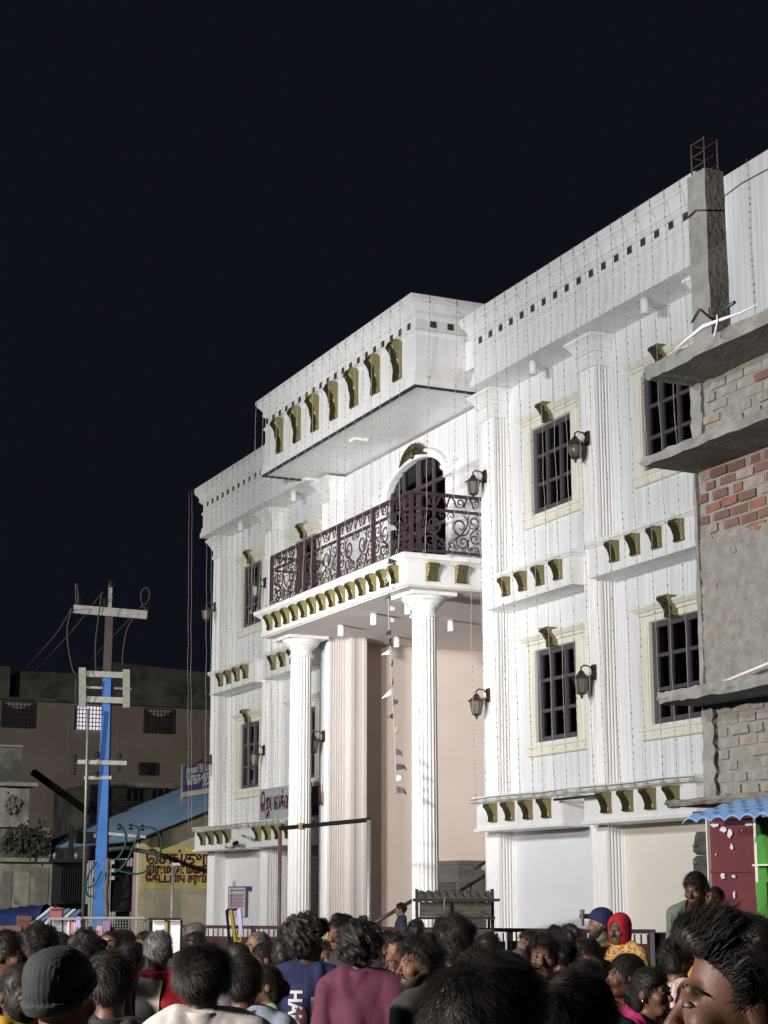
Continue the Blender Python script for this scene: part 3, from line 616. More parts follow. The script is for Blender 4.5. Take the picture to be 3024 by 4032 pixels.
# bricks, one object each
bv = []
for k in range(5):
    q = MB(); random.seed(40 + k); L_, h, d = .105, .034, .03
    vs = [(sx * (L_ + random.uniform(-.006, .003)), sy * d, sz * (h + random.uniform(-.005, .002))) for sy in (-1, 1) for sz in (-1, 1) for sx in (-1, 1)]
    c = [(0 + random.uniform(-.02, .02), -d - random.uniform(.002, .006), random.uniform(-.006, .006))]
    q.add(vs + c, [(0, 1, 8), (1, 3, 8), (3, 2, 8), (2, 0, 8), (4, 6, 7, 5), (0, 4, 5, 1), (2, 3, 7, 6), (0, 2, 6, 4), (1, 5, 7, 3)]); bv.append(q)
BM = {(k, j): bv[k].mesh('brick', BR[j]) for k in range(5) for j in range(5)}
random.seed(11)
def courses(z0, z1, x0, x1, pick, proud):
    z = z0 + .042; r = 0
    while z < z1:
        x = x0 + (.03 if r % 2 else .13) + random.uniform(0, .03)
        while x < x1:
            j = pick(x, z)
            if j is not None: add_obj('brick', BM[(random.randrange(5), j)], UB, (x, YB + proud + random.uniform(-.008, .008), z + random.uniform(-.004, .004)), rot=(0, random.uniform(-.02, .02), random.uniform(-.03, .03)), scale=(random.choice((1, 1, .95, .55)), 1, 1))
            x += .228
        z += .088; r += 1
def pk(x, z):
    t = random.random()
    if z < 4.60 and random.random() < (4.66 - z) * 6: return None
    if z < 4.64 and t < .5: return 3
    return 0 if t < .38 else 1 if t < .62 else 2 if t < .74 else 3
courses(4.46, 5.15, XB + .08, -9.6, pk, .038)
courses(5.26, 5.86, XB + .22, -9.6, lambda x, z: None if random.random() < .25 else (random.choice((0, 0, 1)) if random.random() < .05 else random.choice((3, 4, 4, 4))), .038)
courses(2.60, 3.26, XB + .2, -9.8, lambda x, z: None if random.random() < .12 else (3 if random.random() < .25 else 4), .036)
courses(3.55, 4.5, XB + .1, -9.6, lambda x, z: None if random.random() < .80 else random.choice((3, 3, 4)), .040)
# lumpy plaster between slabs
def plaster(x0, x1, z0, z1, nx=70, nz=60):
    X = np.linspace(x0, x1, nx); Z = np.linspace(z0, z1, nz); rng = np.random.RandomState(5); A = rng.rand(nz, nx); 
    for _ in range(1): A = (A + np.roll(A, 1, 0) + np.roll(A, 1, 1) + np.roll(A, -1, 0)) / 4
    v = [(X[i], YB + .012 - .045 * (A[k, i] - .35), Z[k]) for k in range(nz) for i in range(nx)]
    f = [(k * nx + i, k * nx + i + 1, (k + 1) * nx + i + 1, (k + 1) * nx + i) for k in range(nz - 1) for i in range(nx - 1)]
    q = MB(); q.add(v, f); q.s = [True] * len(f); return q.build('plaster_coat', M['mortar'], UB)
plaster(XB + .05, -9.4, 3.38, 4.60)
# crack in the lower pillar
m = MB(); cr = [(-11.23 + .02 * math.sin(i * 2.3), 7.985, 3.28 - i * .055) for i in range(13)]; m.tube(cr, [.004 + .006 * ((i * 5) % 3) / 2 for i in range(13)], 4); m.build('crack', M['dark'], UB)
M['pvc'] = mat('pvc_pipe', (.62, .60, .54), .5)
m = MB(); a = onY(2788, 2710, 7.9); b_ = onY(3060, 2598, 7.9); m.tube([a, a.lerp(b_, .5), b_], .013, 8); q_ = a.lerp(b_, .5); m.tube([q_, q_ + (b_ - a) * .02], .016, 8)
tag(m.build('pipe', M['pvc']), 'cream plastic pipe lying on the middle slab of the brick house', 'pipe')
M['cloth_w'] = mat('white_sheet', (.72, .70, .78), .5)
m = MB(); P = [onY(x, y, 7.52) for x, y in ((2640, 1395), (2700, 1340), (2770, 1285), (2830, 1262), (2920, 1230), (2990, 1195))]
m.tube(P, [.005, .012, .018, .014, .009, .004], 6); q_ = onY(2825, 1265, 7.5); m.tube([q_ + Vector((0, 0, .05)), q_, q_ + Vector((-.02, -.02, -.12))], .009, 5)
tag(m.build('plastic_sheet', M['cloth_w']), 'strip of white plastic sheet over the top slab edge below the raw pillar', 'sheet')
m = MB(); a = onY(2848, 1220, 7.6); b_ = onY(2893, 1190, 7.6); m.tube([a, b_], .014, 7); o = m.build('bulb_holder', mat('teal_plastic', (.05, .09, .10), .4)); tag(o, 'small teal lamp holder tied beside the raw concrete pillar', 'lamp holder')

# stall at its foot: red door, blue tile canopy, green kiosk, dark post
M['reddoor'] = mat('red_oxide_door', (.115, .022, .028), .6, col2=(.085, .018, .024), scale=8, bump=.15)
M['scrap'] = mat('torn_paper', (.50, .50, .52), .8)
st = thing('red_door', 'dark red sheet metal door with torn white paper scraps', 'door', (-10.9, 7.9, 0))
dl = onY(2793, 3300, 7.9).x; dr_ = onY(2985, 3300, 7.9).x
m = MB(); m.box(dl, dr_, 7.9, 7.94, 0, 2.43); m.build('leaf', M['reddoor'], st)
zr = onY(2880, 3430, 7.9).z
m = MB(); m.box(dl, dr_, 7.885, 7.899, zr - .01, zr + .012); m.build('cross_rail', M['reddoor'], st)
m = MB(); m.box(dl, dl + .015, 7.87, 7.899, 0, 2.43); m.box(dr_ - .012, dr_ + .02, 7.87, 7.899, 0, 2.43); m.build('door_frame', M['pvc'], st)
random.seed(3)
for (px, py, w, h) in ((2815, 3250, 40, 20), (2848, 3268, 30, 26), (2872, 3285, 22, 40), (2880, 3335, 14, 26), (2950, 3245, 36, 22), (2818, 3365, 7, 8), (2845, 3450, 22, 34), (2888, 3450, 20, 18), (2890, 3525, 10, 40), (2920, 3270, 6, 6), (2975, 3300, 8, 24)):
    n = 9; poly = [(px + w / 2 * math.cos(2 * PI * i / n) * random.uniform(.5, 1.1), py + h / 2 * math.sin(2 * PI * i / n) * random.uniform(.5, 1.1)) for i in range(n)]
    P = [onY(x, y, 7.882) for x, y in poly]; q = MB(); q.add([p for p in P] + [p + Vector((0, .006, 0)) for p in P], [tuple(range(n))] + [(i, n + i, n + (i + 1) % n, (i + 1) % n) for i in range(n)]); q.build('paper_scrap', M['scrap'], st)
M['bluesheet'] = mat('blue_roof_sheet', (.16, .30, .55), .45, col2=(.20, .35, .60), scale=4)
def tile_canopy():
    vs = []; fs = []; nx, ny = 97, 14; x0 = onY(2700, 3200, 7.15).x; x1 = -8.6
    for k in range(ny):
        t = k / (ny - 1); y = 7.12 + .75 * t
        for i in range(nx):
            u = i / (nx - 1); ph = u * 11; a = ph - math.floor(ph)
            z = 2.36 + .145 * math.sin(t * PI / 2 * 1.1) + .035 * math.sin(PI * a) ** .7 + .012 * ((k % 2) - .5) * (1 if k < ny - 1 else 0)
            vs.append((x0 + (x1 - x0) * u + .02 * t, y, z))
    for k in range(ny - 1):
        for i in range(nx - 1): a = k * nx + i; fs.append((a, a + 1, a + nx + 1, a + nx))
    b = len(vs); vs2 = vs + [(x, y, z - .012) for x, y, z in vs]; fs2 = fs + [tuple(b + i for i in f[::-1]) for f in fs] + [(i + 1, i, b + i, b + i + 1) for i in range(nx - 1)] + [(k * nx, (k + 1) * nx, b + (k + 1) * nx, b + k * nx) for k in range(ny - 1)]
    m = MB(); m.add(vs2, fs2); return m.build('tile_canopy', M['bluesheet'])
tag(tile_canopy(), 'light blue wavy tile sheet canopy over the red door', 'canopy')
m = MB(); m.box(dl + .3, -8.5, 7.55, 7.6, 2.42, 2.46); tag(m.build('canopy_beam', M['dark']), 'dark timber beam under the blue tile canopy', 'beam')
M['green'] = mat('green_paint', (.06, .24, .035), .6, col2=(.045, .19, .03), scale=6)
kk = thing('green_kiosk', 'bright green painted kiosk at the right edge', 'kiosk', (dr_ + .5, 7.6, 0))
kx = dr_ + .22; m = MB(); m.box(kx, kx + .12, 7.7, 7.95, 0, 1.95); m.box(kx, kx + 1.4, 7.72, 7.95, 0, 1.7); 
m.prism([(kx, 1.95), (kx, 2.4), (kx + .9, 2.4), (kx + .45, 2.33), (kx + .2, 2.2), (kx + .1, 2.05), (kx + .12, 1.95)], 7.72, 7.95, 0, lambda a, b, y: (a, y, b)); m.build('front', M['green'], kk)
m = MB(); m.box(kx + .12, kx + 1.4, 7.8, 7.95, 1.7, 2.2); m.build('opening', M['dark'], kk)
m = MB(); m.box(kx + .02, kx + 1.4, 7.66, 7.74, 2.06, 2.072); m.build('shelf', M['pvc'], kk)
M['blackstone'] = mat('black_stone', (.022, .021, .02), .85, col2=(.06, .058, .055), scale=14, bump=.7)
pl_, pr_ = onY(2733, 3400, 7.9), onY(2786, 3400, 7.9); pzt = onY(2760, 3272, 7.9).z
pst = thing('dark_post', 'rough dark stone post left of the red door', 'post', ((pl_.x + pr_.x) / 2, 7.95, 0))
random.seed(9); nst = 13
for i in range(nst):
    j = random.uniform(-.012, .012); z0_, z1_ = pzt * i / nst, pzt * (i + 1) / nst - .004
    m = MB(); m.rlathe(pl_.x + j + .01, pr_.x + j * .4 - .01, 7.9 + j, 8.02, [(z0_, -.01), (z0_ + .03, .008 + j), (z1_ - .03, .004 - j), (z1_, -.012)]); m.build('stone', M['blackstone'], pst)
for z in (1.98, 2.09, 2.22):
    m = MB(); m.lathe([(.018, z), (.022, z + .01), (.018, z + .02)], pl_.x + .04, 7.885, 10); m.build('bolt', M['steel'], pst)
# ================================================================ far left: old houses, shed, pole
M['brownwall'] = mat('dull_brown_wall', (.36, .30, .245), .9, col2=(.30, .25, .20), scale=.5)
M['mossy'] = mat('blackened_plaster', (.20, .195, .165), .95, col2=(.06, .065, .055), scale=.9, bump=.5)
M['oldplaster'] = mat('old_grey_plaster', (.34, .32, .27), .95, col2=(.10, .10, .085), scale=1.1, bump=.5)
M['grill'] = mat('window_grill', (.06, .045, .045), .7)
M['litwin'] = mat('lit_window', (.6, .55, .6), .8, emit=((.95, .88, 1.0), .62))
M['curtain'] = mat('pale_curtain', (.45, .43, .45), .8)
def quad_block(name, pxa, pxb, py, X, depth, mt, parent=None):
    a = onX(pxa, py, X); b = onX(pxb, py, X); m = MB(); m.box(X - depth, X, a.y, b.y, 0, a.z); return m.build(name, mt, parent)
fb = thing('brown_house', 'big dull brown house with barred windows far behind the blue pole', 'building', (-80, 20, 0))
quad_block('wall', -60, 880, 2745, -78, 8, M['brownwall'], fb)
quad_block('upper_storey', 345, 900, 2655, -80, 6, M['mossy'], fb); quad_block('upper_storey', 80, 380, 2640, -80.5, 6, M['mossy'], fb); quad_block('upper_storey', -60, 42, 2618, -79, 6, M['mossy'], fb)
a = onX(430, 2606, -80); b_ = onX(900, 2660, -80); m = MB(); m.add([(-79.9, a.y, a.z - 2.2), (-79.9, b_.y, b_.z - 2.2), (-79.9, b_.y, b_.z), (-79.9, a.y, a.z), (-88, a.y, a.z - 2.2), (-88, b_.y, b_.z - 2.2), (-88, b_.y, b_.z), (-88, a.y, a.z)], [(0, 1, 2, 3), (3, 2, 6, 7), (0, 3, 7, 4), (1, 5, 6, 2), (4, 7, 6, 5)]); m.build('sloping_roof', M['mossy'], fb)
m = MB(); a = onX(-60, 2748, -77.9); b_ = onX(880, 2748, -77.9); m.box(-78, -77.5, a.y, b_.y, a.z - .06, a.z + .06); m.build('ledge', M['mossy'], fb)
def far_window(x0, x1, y0, y1, X, back, cur=None, nv=8, nh=6):
    a = onX(x0, y0, X); b = onX(x1, y1, X); m = MB(); m.box(X + .01, X + .06, a.y, b.y, b.z, a.z); w = m.build('window', back, fb)
    m = MB()
    for i in range(nv + 1): y = a.y + (b.y - a.y) * i / nv; m.tube([(X + .1, y, b.z), (X + .1, y, a.z)], .02, 4)
    for i in range(nh + 1): z = b.z + (a.z - b.z) * i / nh; m.tube([(X + .1, a.y, z), (X + .1, b.y, z)], .02, 4)
    for y in (a.y, b.y): m.box(X + .02, X + .16, y - .05, y + .05, b.z, a.z)
    m.build('grille', M['grill'], w)
    if cur:
        m = MB(); n = 14; P = [(a.y + (b.y - a.y) * (.04 + .92 * i / n), a.z - .05 - cur * math.sin(PI * i / n)) for i in range(n + 1)]
        m.prism([(a.y + (b.y - a.y) * .04, a.z - .03), *P, (a.y + (b.y - a.y) * .96, a.z - .03)], X + .065, X + .08, 0, lambda y, z, x: (x, y, z)); m.build('curtain', M['curtain'], w)
far_window(10, 130, 2762, 2868, -78, M['grill'], .25); far_window(298, 400, 2778, 2878, -78, M['litwin']); far_window(570, 678, 2790, 2890, -78, M['grill'], .3); far_window(550, 615, 3003, 3053, -78, M['dark'], None, 1, 7)
mh = thing('mossy_balustrade_house', 'blackened old house with a balustraded parapet behind the blue shed roof', 'building', (-66, 20, 0))
quad_block('wall', 438, 740, 3078, -66, 6, M['oldplaster'], mh); quad_block('side_block', 345, 432, 3088, -65.5, 5, M['mossy'], mh)
m = MB(); a = onX(430, 3085, -65.9); b_ = onX(745, 3085, -65.9); m.box(-66, -65.6, a.y, b_.y, a.z - .15, a.z + .05); q = onX(440, 3163, -65.9); m.box(-66, -65.7, a.y, b_.y, q.z - .1, q.z + .05); m.build('ledge', M['oldplaster'], mh)
for x in (502, 527, 550, 602, 626, 650):
    a = onX(x, 3107, -65.95); b_ = onX(x + 14, 3155, -65.95); m = MB(); m.box(-65.99, -65.95, a.y, b_.y, b_.z, a.z); m.build('opening', M['dark'], mh)
oh = thing('ornate_ruin', 'weathered ornate plaster house front at the far left edge', 'building', (-56, 12, 0))
X = -55.0
for nm, x0, x1, y0, y1, dp, mt in (('turret', -30, 62, 2948, 3100, .6, 'mossy'), ('turret_cap', -30, 70, 2938, 2950, .75, 'oldplaster'), ('cornice', -30, 122, 3085, 3103, .9, 'oldplaster'), ('pier', -30, 95, 3103, 3260, .5, 'oldplaster'), ('dark_gallery', -30, 190, 3260, 3385, .3, 'mossy'), ('string_course', -30, 180, 3378, 3395, .55, 'oldplaster'), ('lower_wall', -30, 185, 3395, 3720, .3, 'oldplaster')):
    a = onX(x0, y0, X); b_ = onX(x1, y1, X); m = MB(); m.box(X - 3, X + dp, a.y, b_.y, b_.z, a.z); m.build(nm, M[mt], oh)
random.seed(5); m = MB()
for k in range(60):
    px, py = random.gauss(47, 14), random.gauss(3165, 14); c = onX(px, py, X + .55); r = random.uniform(.05, .1); m.lathe([(0.001, c.z - r), (r, c.z), (0.001, c.z + r)], c.x + random.uniform(-.03, .03), c.y, 5)
m.build('carved_relief', M['mossy'], oh)
for x0, x1, y0, y1 in ((60, 112, 3435, 3560), (140, 185, 3415, 3600), (10, 40, 3430, 3600)):
    a = onX(x0, y0, X + .32); b_ = onX(x1, y1, X + .32); m = MB(); m.box(X + .3, X + .33, a.y, b_.y, b_.z, a.z); m.build('doorway', M['mossy'] if x0 != 60 else M['oldplaster'], oh)
m = MB(); m.bar(onX(128, 3038, -60), onX(352, 3200, -60), .28, .2); tag(m.build('beam', mat('rusty_beam', (.05, .03, .03), .8)), 'dark rusty beam slanting down across the brown house', 'beam')
random.seed(8); m = MB()
for k in range(260):
    px, py = random.uniform(10, 185), random.gauss(3310, 28); c = onX(px, py, X + .5 + random.random() * .4); r = random.uniform(.06, .14); a = random.random() * 6; e = Vector((random.uniform(-.5, .5), math.cos(a), math.sin(a))) * r; f = Vector((.5, -math.sin(a), math.cos(a))) * r * .4; m.add([c - e, c + f, c + e, c - f], [(0, 1, 2, 3)])
o = m.build('creeper', mat('dark_leaves', (.02, .022, .014), .9, col2=(.05, .048, .03), scale=3)); tag(o, 'dark dusty creeper hanging over the ornate house ledge', 'creeper', kind='stuff')

# blue roofed shed with painted wall
SH = thing('blue_roof_shed', 'long shed with blue corrugated roof and yellow painted end wall', 'shed', (-50, 15, 0))
SX = -47.0; ya = onX(545, 3400, SX).y; yb = onX(1250, 3400, SX).y
def ridge_z(px, py, X): return onX(px, py, X).z
z_e = onX(535, 3303, SX + .4).z; ye = onX(535, 3303, SX + .4).y; z_r = onX(820, 3187, SX + .4).z; yr = onX(820, 3187, SX + .4).y
sl_ = (z_r - z_e) / (yr - ye)
def roofz(y): return z_e + sl_ * (y - ye)
m = MB(); m.prism([(ya, 0), (yb, 0), (yb, roofz(yb) - .08), (ya, roofz(ya) - .08)], SX - .2, SX, 0, lambda y, z, x: (x, y, z)); M['yellowwall'] = mat('yellow_washed_wall', (.62, .56, .38), .9, col2=(.46, .42, .30), scale=1.6, streak=.35, bump=.2)
wl = m.build('end_wall', M['yellowwall'], SH)
vs = []; n = 300
ye0 = ye - .05
for i in range(n + 1):
    x = SX + .45 - 12.2 * i / n; z = .035 * math.sin(i * PI / 2.5)
    vs += [(x, ye0, roofz(ye0) + z), (x, yr + 4, roofz(yr + 4) + z), (x, ye0, roofz(ye0) + z - .03), (x, yr + 4, roofz(yr + 4) + z - .03)]
m = MB(); fs = []
for i in range(n): a = 4 * i; fs += [(a, a + 1, a + 5, a + 4), (a + 2, a + 6, a + 7, a + 3), (a, a + 4, a + 6, a + 2)]
fs += [(0, 2, 3, 1)]
m.add(vs, fs); M['blueroof'] = mat('blue_corrugated_roof', (.12, .19, .30), .55, col2=(.15, .23, .34), scale=2.5); m.build('roof', M['blueroof'], SH)
m = MB(); m.box(-60, -47.3, ye + 3.4, ye + 3.6, 0, roofz(ye + 3.4) - .1); m.build('back_wall', M['mossy'], SH)
M['magenta'] = mat('magenta_post', (.35, .06, .13), .7, col2=(.28, .05, .11), scale=3)
for px, X in ((190, -57.5), (545, -47.3)):
    q = onX(px, 3500, X); m = MB(); m.box(q.x - .14, q.x + .14, q.y - .12, q.y + .14, 0, roofz(q.y) - .12); m.build('post', M['magenta'] if px < 300 else mat('mauve_post', (.36, .26, .30), .7), SH)
M['slatw'] = mat('white_slats', (.50, .50, .47), .7)
sb = MB(); sb.box(-.03, .03, -.02, .02, 0, 1.9); SBm = sb.mesh('slat', M['slatw'])
for i in range(34): add_obj('slat', SBm, SH, (-56.8 + i * .28, ye + .35, 1.0), scale=(1, 1, 1.0))
M['redpaint'] = mat('red_lettering', (.12, .012, .012), .7)
def wall_text(body, size, px, py, sx):
    p = onX(px, py, SX + .012); add_obj('lettering', text_mesh(body, size, 'lettering', M['redpaint'], .003, 2, sx=sx, bold=.012), wl, p, rot=(PI / 2, 0, PI / 2))
wall_text('ெசங்குந்தர்', .46, 572, 3399, .88); wall_text('திருமண மண்டபம்', .33, 572, 3437, .70); wall_text('ேகட்டரிங் சர்வீஸ்', .33, 572, 3473, .70)
a = onX(557, 3333, SX + .006); b_ = onX(1000, 3500, SX + .006)
m = MB(); m.box(SX + .001, SX + .006, a.y, b_.y, b_.z, a.z); m.build('painted_panel', mat('lemon_distemper', (.66, .60, .18), .85, col2=(.52, .48, .20), scale=2.2, cmin=.4, cmax=.6), wl)
# blue sign
bsn = thing('blue_sign', 'weathered dark blue signboard with pale lettering above the shed roof', 'sign', onY(760, 3140, 15.4))
a = onY(722, 3016, 15.4); b_ = onY(722, 3120, 15.4); m = MB(); m.box(a.x, a.x + 3.2, 15.4, 15.45, b_.z, a.z); m.build('board', mat('navy_enamel', (.025, .035, .10), .5, col2=(.018, .022, .06), scale=3), bsn)
m = MB(); m.box(a.x - .07, a.x, 15.36, 15.46, b_.z - .3, a.z + .05); m.box(a.x, a.x + 3.2, 15.36, 15.46, b_.z - .14, b_.z); m.build('frame', M['oldplaster'], bsn)
M['paletext'] = mat('pale_lettering', (.30, .30, .32), .7)
p = onY(735, 3092, 15.38); add_obj('lettering', text_mesh('ெசங்குந்தர்', .42, 'lettering', M['paletext'], .003, 2, sx=.8, bold=.008), bsn, p, rot=(PI / 2, 0, 0))
p = onY(733, 3050, 15.38); add_obj('lettering', text_mesh('திருமண மண்டபம்', .26, 'lettering', M['paletext'], .003, 2, sx=.8, bold=.005), bsn, p, rot=(PI / 2, 0, 0))

# ------------------------------------------------ electricity pole and transformer
DP = 42.0
M['bluepole'] = mat('blue_paint_pole', (.08, .26, .72), .6, col2=(.06, .20, .58), scale=2.5); M['brownpole'] = mat('rusted_pole', (.12, .08, .075), .8, col2=(.08, .055, .05), scale=5); M['galv'] = mat('galvanised_steel', (.42, .42, .38), .5, .5, col2=(.30, .30, .27), scale=8)
M['porc'] = mat('insulator', (.05, .045, .04), .3); M['cable'] = mat('black_cable', (.06, .06, .06), .7); M['greencable'] = mat('green_cable', (.015, .10, .065), .6)
UP = thing('utility_pole', 'tall blue and rust electricity pole with steel cross arms', 'utility pole', (at(393, 3640, DP).x, at(393, 3640, DP).y, 0))
def A(x, y, d=DP): return at(x, y, d)
def sq_pole(name, p0, p1, w0, w1, mt):
    m = MB(); r = RT; f = HD; v = []
    for p, w in ((p0, w0), (p1, w1)): v += [p - r * w / 2 - f * w / 2, p + r * w / 2 - f * w / 2, p + r * w / 2 + f * w / 2, p - r * w / 2 + f * w / 2]
    m.add(v, [(0, 3, 2, 1), (4, 5, 6, 7), (0, 1, 5, 4), (1, 2, 6, 5), (2, 3, 7, 6), (3, 0, 4, 7)]); return m.build(name, mt, UP)
b0 = A(393, 3640); b0.z = 0; b1 = A(424, 2648)
sq_pole('lower_shaft', b0, b1, .31, .20, M['bluepole']); sq_pole('upper_shaft', b1, A(432, 2425), .20, .185, M['brownpole']); sq_pole('top_bracket', A(432, 2425), A(436, 2300), .10, .09, M['galv'])
def arm(x0, y0, x1, y1, w=.14, d=DP - .18): m = MB(); m.bar(A(x0, y0, d), A(x1, y1, d), .08, w); return m.build('cross_arm', M['galv'], UP)
arm(290, 2398, 580, 2422, .2); arm(316, 2652, 512, 2660); arm(316, 2752, 510, 2760); arm(306, 3000, 500, 3005, .1); arm(332, 3063, 440, 3062, .08); arm(318, 2706, 520, 2713, .05, DP + .2)
for x, y0, y1 in ((325, 2628, 2785), (498, 2635, 2785)): m = MB(); m.bar(A(x, y0, DP - .25), A(x, y1, DP - .25), .17, .07); m.build('switch_frame', M['galv'], UP)
def insul(x, y, h=40, d=DP - .2, n=4):
    p = A(x, y, d); m = MB(); H = h / 6900 * d; pr = [(.02, p.z)]
    for i in range(n): z = p.z + H * (i + .3) / n; pr += [(.03, z - .01), (.085, z), (.03, z + H / n * .5)]
    pr += [(.015, p.z + H)]; m.lathe(pr, p.x, p.y, 10); m.build('insulator', M['porc'], UP)
for x, y, h in ((308, 2382, 42), (576, 2402, 34), (438, 2312, 30), (412, 2388, 34), (290, 3050, 40), (468, 3040, 22), (382, 3060, 22), (292, 3000, 30), (470, 2990, 24), (383, 2985, 24)): insul(x, y, h)
for y in (2655, 2755, 2998, 3062, 3290, 3400, 3465): m = MB(); c = A(416 - (y - 2655) * .022, y, DP); m.box(c.x - .16, c.x + .16, c.y - .16, c.y + .16, c.z - .05, c.z + .05); m.build('clamp', M['galv'] if y < 3350 else M['brownpole'], UP)
m = MB(); m.tube([A(348, 2790, DP - .4), A(325, 3660, DP - .4)], .035, 6); m.build('earth_pipe', M['galv'], UP)
arm(428, 3282, 575, 3296, .06, DP - .4)
for x, y in ((470, 3268), (515, 3268), (560, 3272)): insul(x, y, 26, DP - .4, 2)
def cable(pts, r, mt, name='cable'):
    P = [A(x, y, d) for x, y, d in pts]; Q = []
    for i in range(len(P) - 1):
        p0, p1, p2, p3 = P[max(0, i - 1)], P[i], P[i + 1], P[min(len(P) - 1, i + 2)]
        for k in range(5):
            t = k / 5; Q.append(.5 * ((2 * p1) + (p2 - p0) * t + (2 * p0 - 5 * p1 + 4 * p2 - p3) * t * t + (3 * p1 - p0 - 3 * p2 + p3) * t ** 3))
    Q.append(P[-1]); m = MB(); m.tube(Q, r, 5); return m.build(name, mt, UP)
D1 = DP - .5
for pts in ([(282, 2400), (266, 2470), (268, 2540), (285, 2630), (300, 2655)], [(400, 2340), (388, 2430), (376, 2540), (378, 2640)], [(525, 2435), (500, 2480), (485, 2560), (482, 2620)], [(570, 2400), (555, 2360), (560, 2325), (580, 2315), (590, 2340), (582, 2370)], [(300, 2380), (298, 2300), (306, 2320), (310, 2370)], [(300, 2670), (298, 2750), (305, 2800)], [(275, 2850), (268, 2920), (285, 2965)], [(465, 2860), (463, 2930), (470, 2965)]):
    cable([(x, y, D1) for x, y in pts], .018, M['cable'])
for pts in ([(282, 2395, D1), (210, 2510, 46), (90, 2640, 60)], [(405, 2330, D1), (270, 2500, 48), (130, 2650, 62)], [(565, 2380, D1), (470, 2480, 46), (340, 2620, 58)]): cable(pts, .016, M['cable'], 'line_wire')
for pts in ([(478, 3250), (492, 3280), (495, 3320), (475, 3365), (455, 3385)], [(528, 3250), (545, 3265), (535, 3310), (500, 3390), (470, 3425), (450, 3435)], [(570, 3258), (605, 3262), (635, 3300), (632, 3350), (600, 3410), (545, 3440), (480, 3432), (450, 3420)], [(380, 3395), (350, 3440), (338, 3490), (345, 3525), (370, 3530)], [(345, 3495), (375, 3480), (400, 3430)]):
    cable([(x, y, D1 - .1) for x, y in pts], .026, M['greencable'])
cable([(430, 3345, D1), (500, 3340, D1), (560, 3352, D1), (640, 3368, D1), (720, 3400, D1 + 1), (830, 3435, D1 + 2)], .055, M['cable'], 'thick_cable')
cable([(425, 3380, D1), (422, 3460, D1), (418, 3530, D1), (422, 3610, D1)], .05, mat('tan_cable', (.20, .17, .11), .8))
TR = thing('transformer', 'black pole mounted transformer with cooling fins left of the blue pole', 'transformer', (A(250, 3560, DP - .2).x, A(250, 3560, DP - .2).y, 0))
M['black'] = mat('black_enamel', (.008, .008, .009), .7, spec=.2)
def scr_box(name, x0, x1, y0, y1, dep, th, mt, par):
    a = at(x0, y1, dep); b = at(x1, y0, dep); m = MB(); r = (at(x1, y1, dep) - a); r.z = 0; f = HD * th; v = []
    for z in (a.z, b.z): v += [(a.x, a.y, z), (a.x + r.x, a.y + r.y, z), (a.x + r.x + f.x, a.y + r.y + f.y, z), (a.x + f.x, a.y + f.y, z)]
    m.add(v, [(0, 3, 2, 1), (4, 5, 6, 7), (0, 1, 5, 4), (1, 2, 6, 5), (2, 3, 7, 6), (3, 0, 4, 7)]); return m.build(name, mt, par)
tk = scr_box('tank', 200, 315, 3395, 3560, DP - .2, .7, M['black'], TR); scr_box('lid', 192, 322, 3380, 3396, DP - .3, .9, M['black'], TR)
for i in range(9): scr_box('cooling_fin', 236 + i * 9, 240 + i * 9, 3420, 3550, DP - .42, .2, M['black'], TR)
scr_box('conservator', 268, 285, 3250, 3380, DP - .1, .1, M['black'], TR); scr_box('oil_drum', 292, 380, 3275, 3320, DP + .2, .5, M['black'], TR); scr_box('stand', 200, 320, 3560, 3900, DP - .1, .5, M['black'], TR)
for x in (215, 300, 335): 
    p = A(x, 3395, DP - .1); m = MB(); m.lathe([(.03, p.z), (.07, p.z + .05), (.03, p.z + .1), (.06, p.z + .15), (.02, p.z + .22)], p.x, p.y, 8); m.build('bushing', M['galv'], TR)
SWB = thing('switch_cabinet', 'black metal switch cabinet right of the blue pole', 'cabinet', (A(468, 3590).x, A(468, 3590).y, 0))
scr_box('body', 432, 505, 3410, 3590, DP - .2, .5, M['black'], SWB); scr_box('cap', 440, 490, 3385, 3412, DP - .1, .3, M['black'], SWB); scr_box('stand', 445, 495, 3590, 3900, DP, .3, M['black'], SWB)
for y in (3388, 3420, 3450): scr_box('fuse_unit', 425, 450, y, y + 14, DP - .5, .2, M['galv'], SWB)
LP = thing('bent_lamp_post', 'thin lamp post with a small white angled head before the painted wall', 'lamp post', (at(675, 3620, 38).x, at(675, 3620, 38).y, 0))
a = at(675, 3640, 38); b_ = at(682, 3408, 38); m = MB(); m.tube([(a.x, a.y, 0), b_], .035, 6); m.build('pole', M['galv'], LP)
scr_box('lamp_head', 678, 706, 3398, 3408, 38, .15, M['white2'], LP)
m = MB(); m.tube([at(684, 3450, 38), at(697, 3405, 38)], .02, 5); m.build('brace', M['galv'], LP)

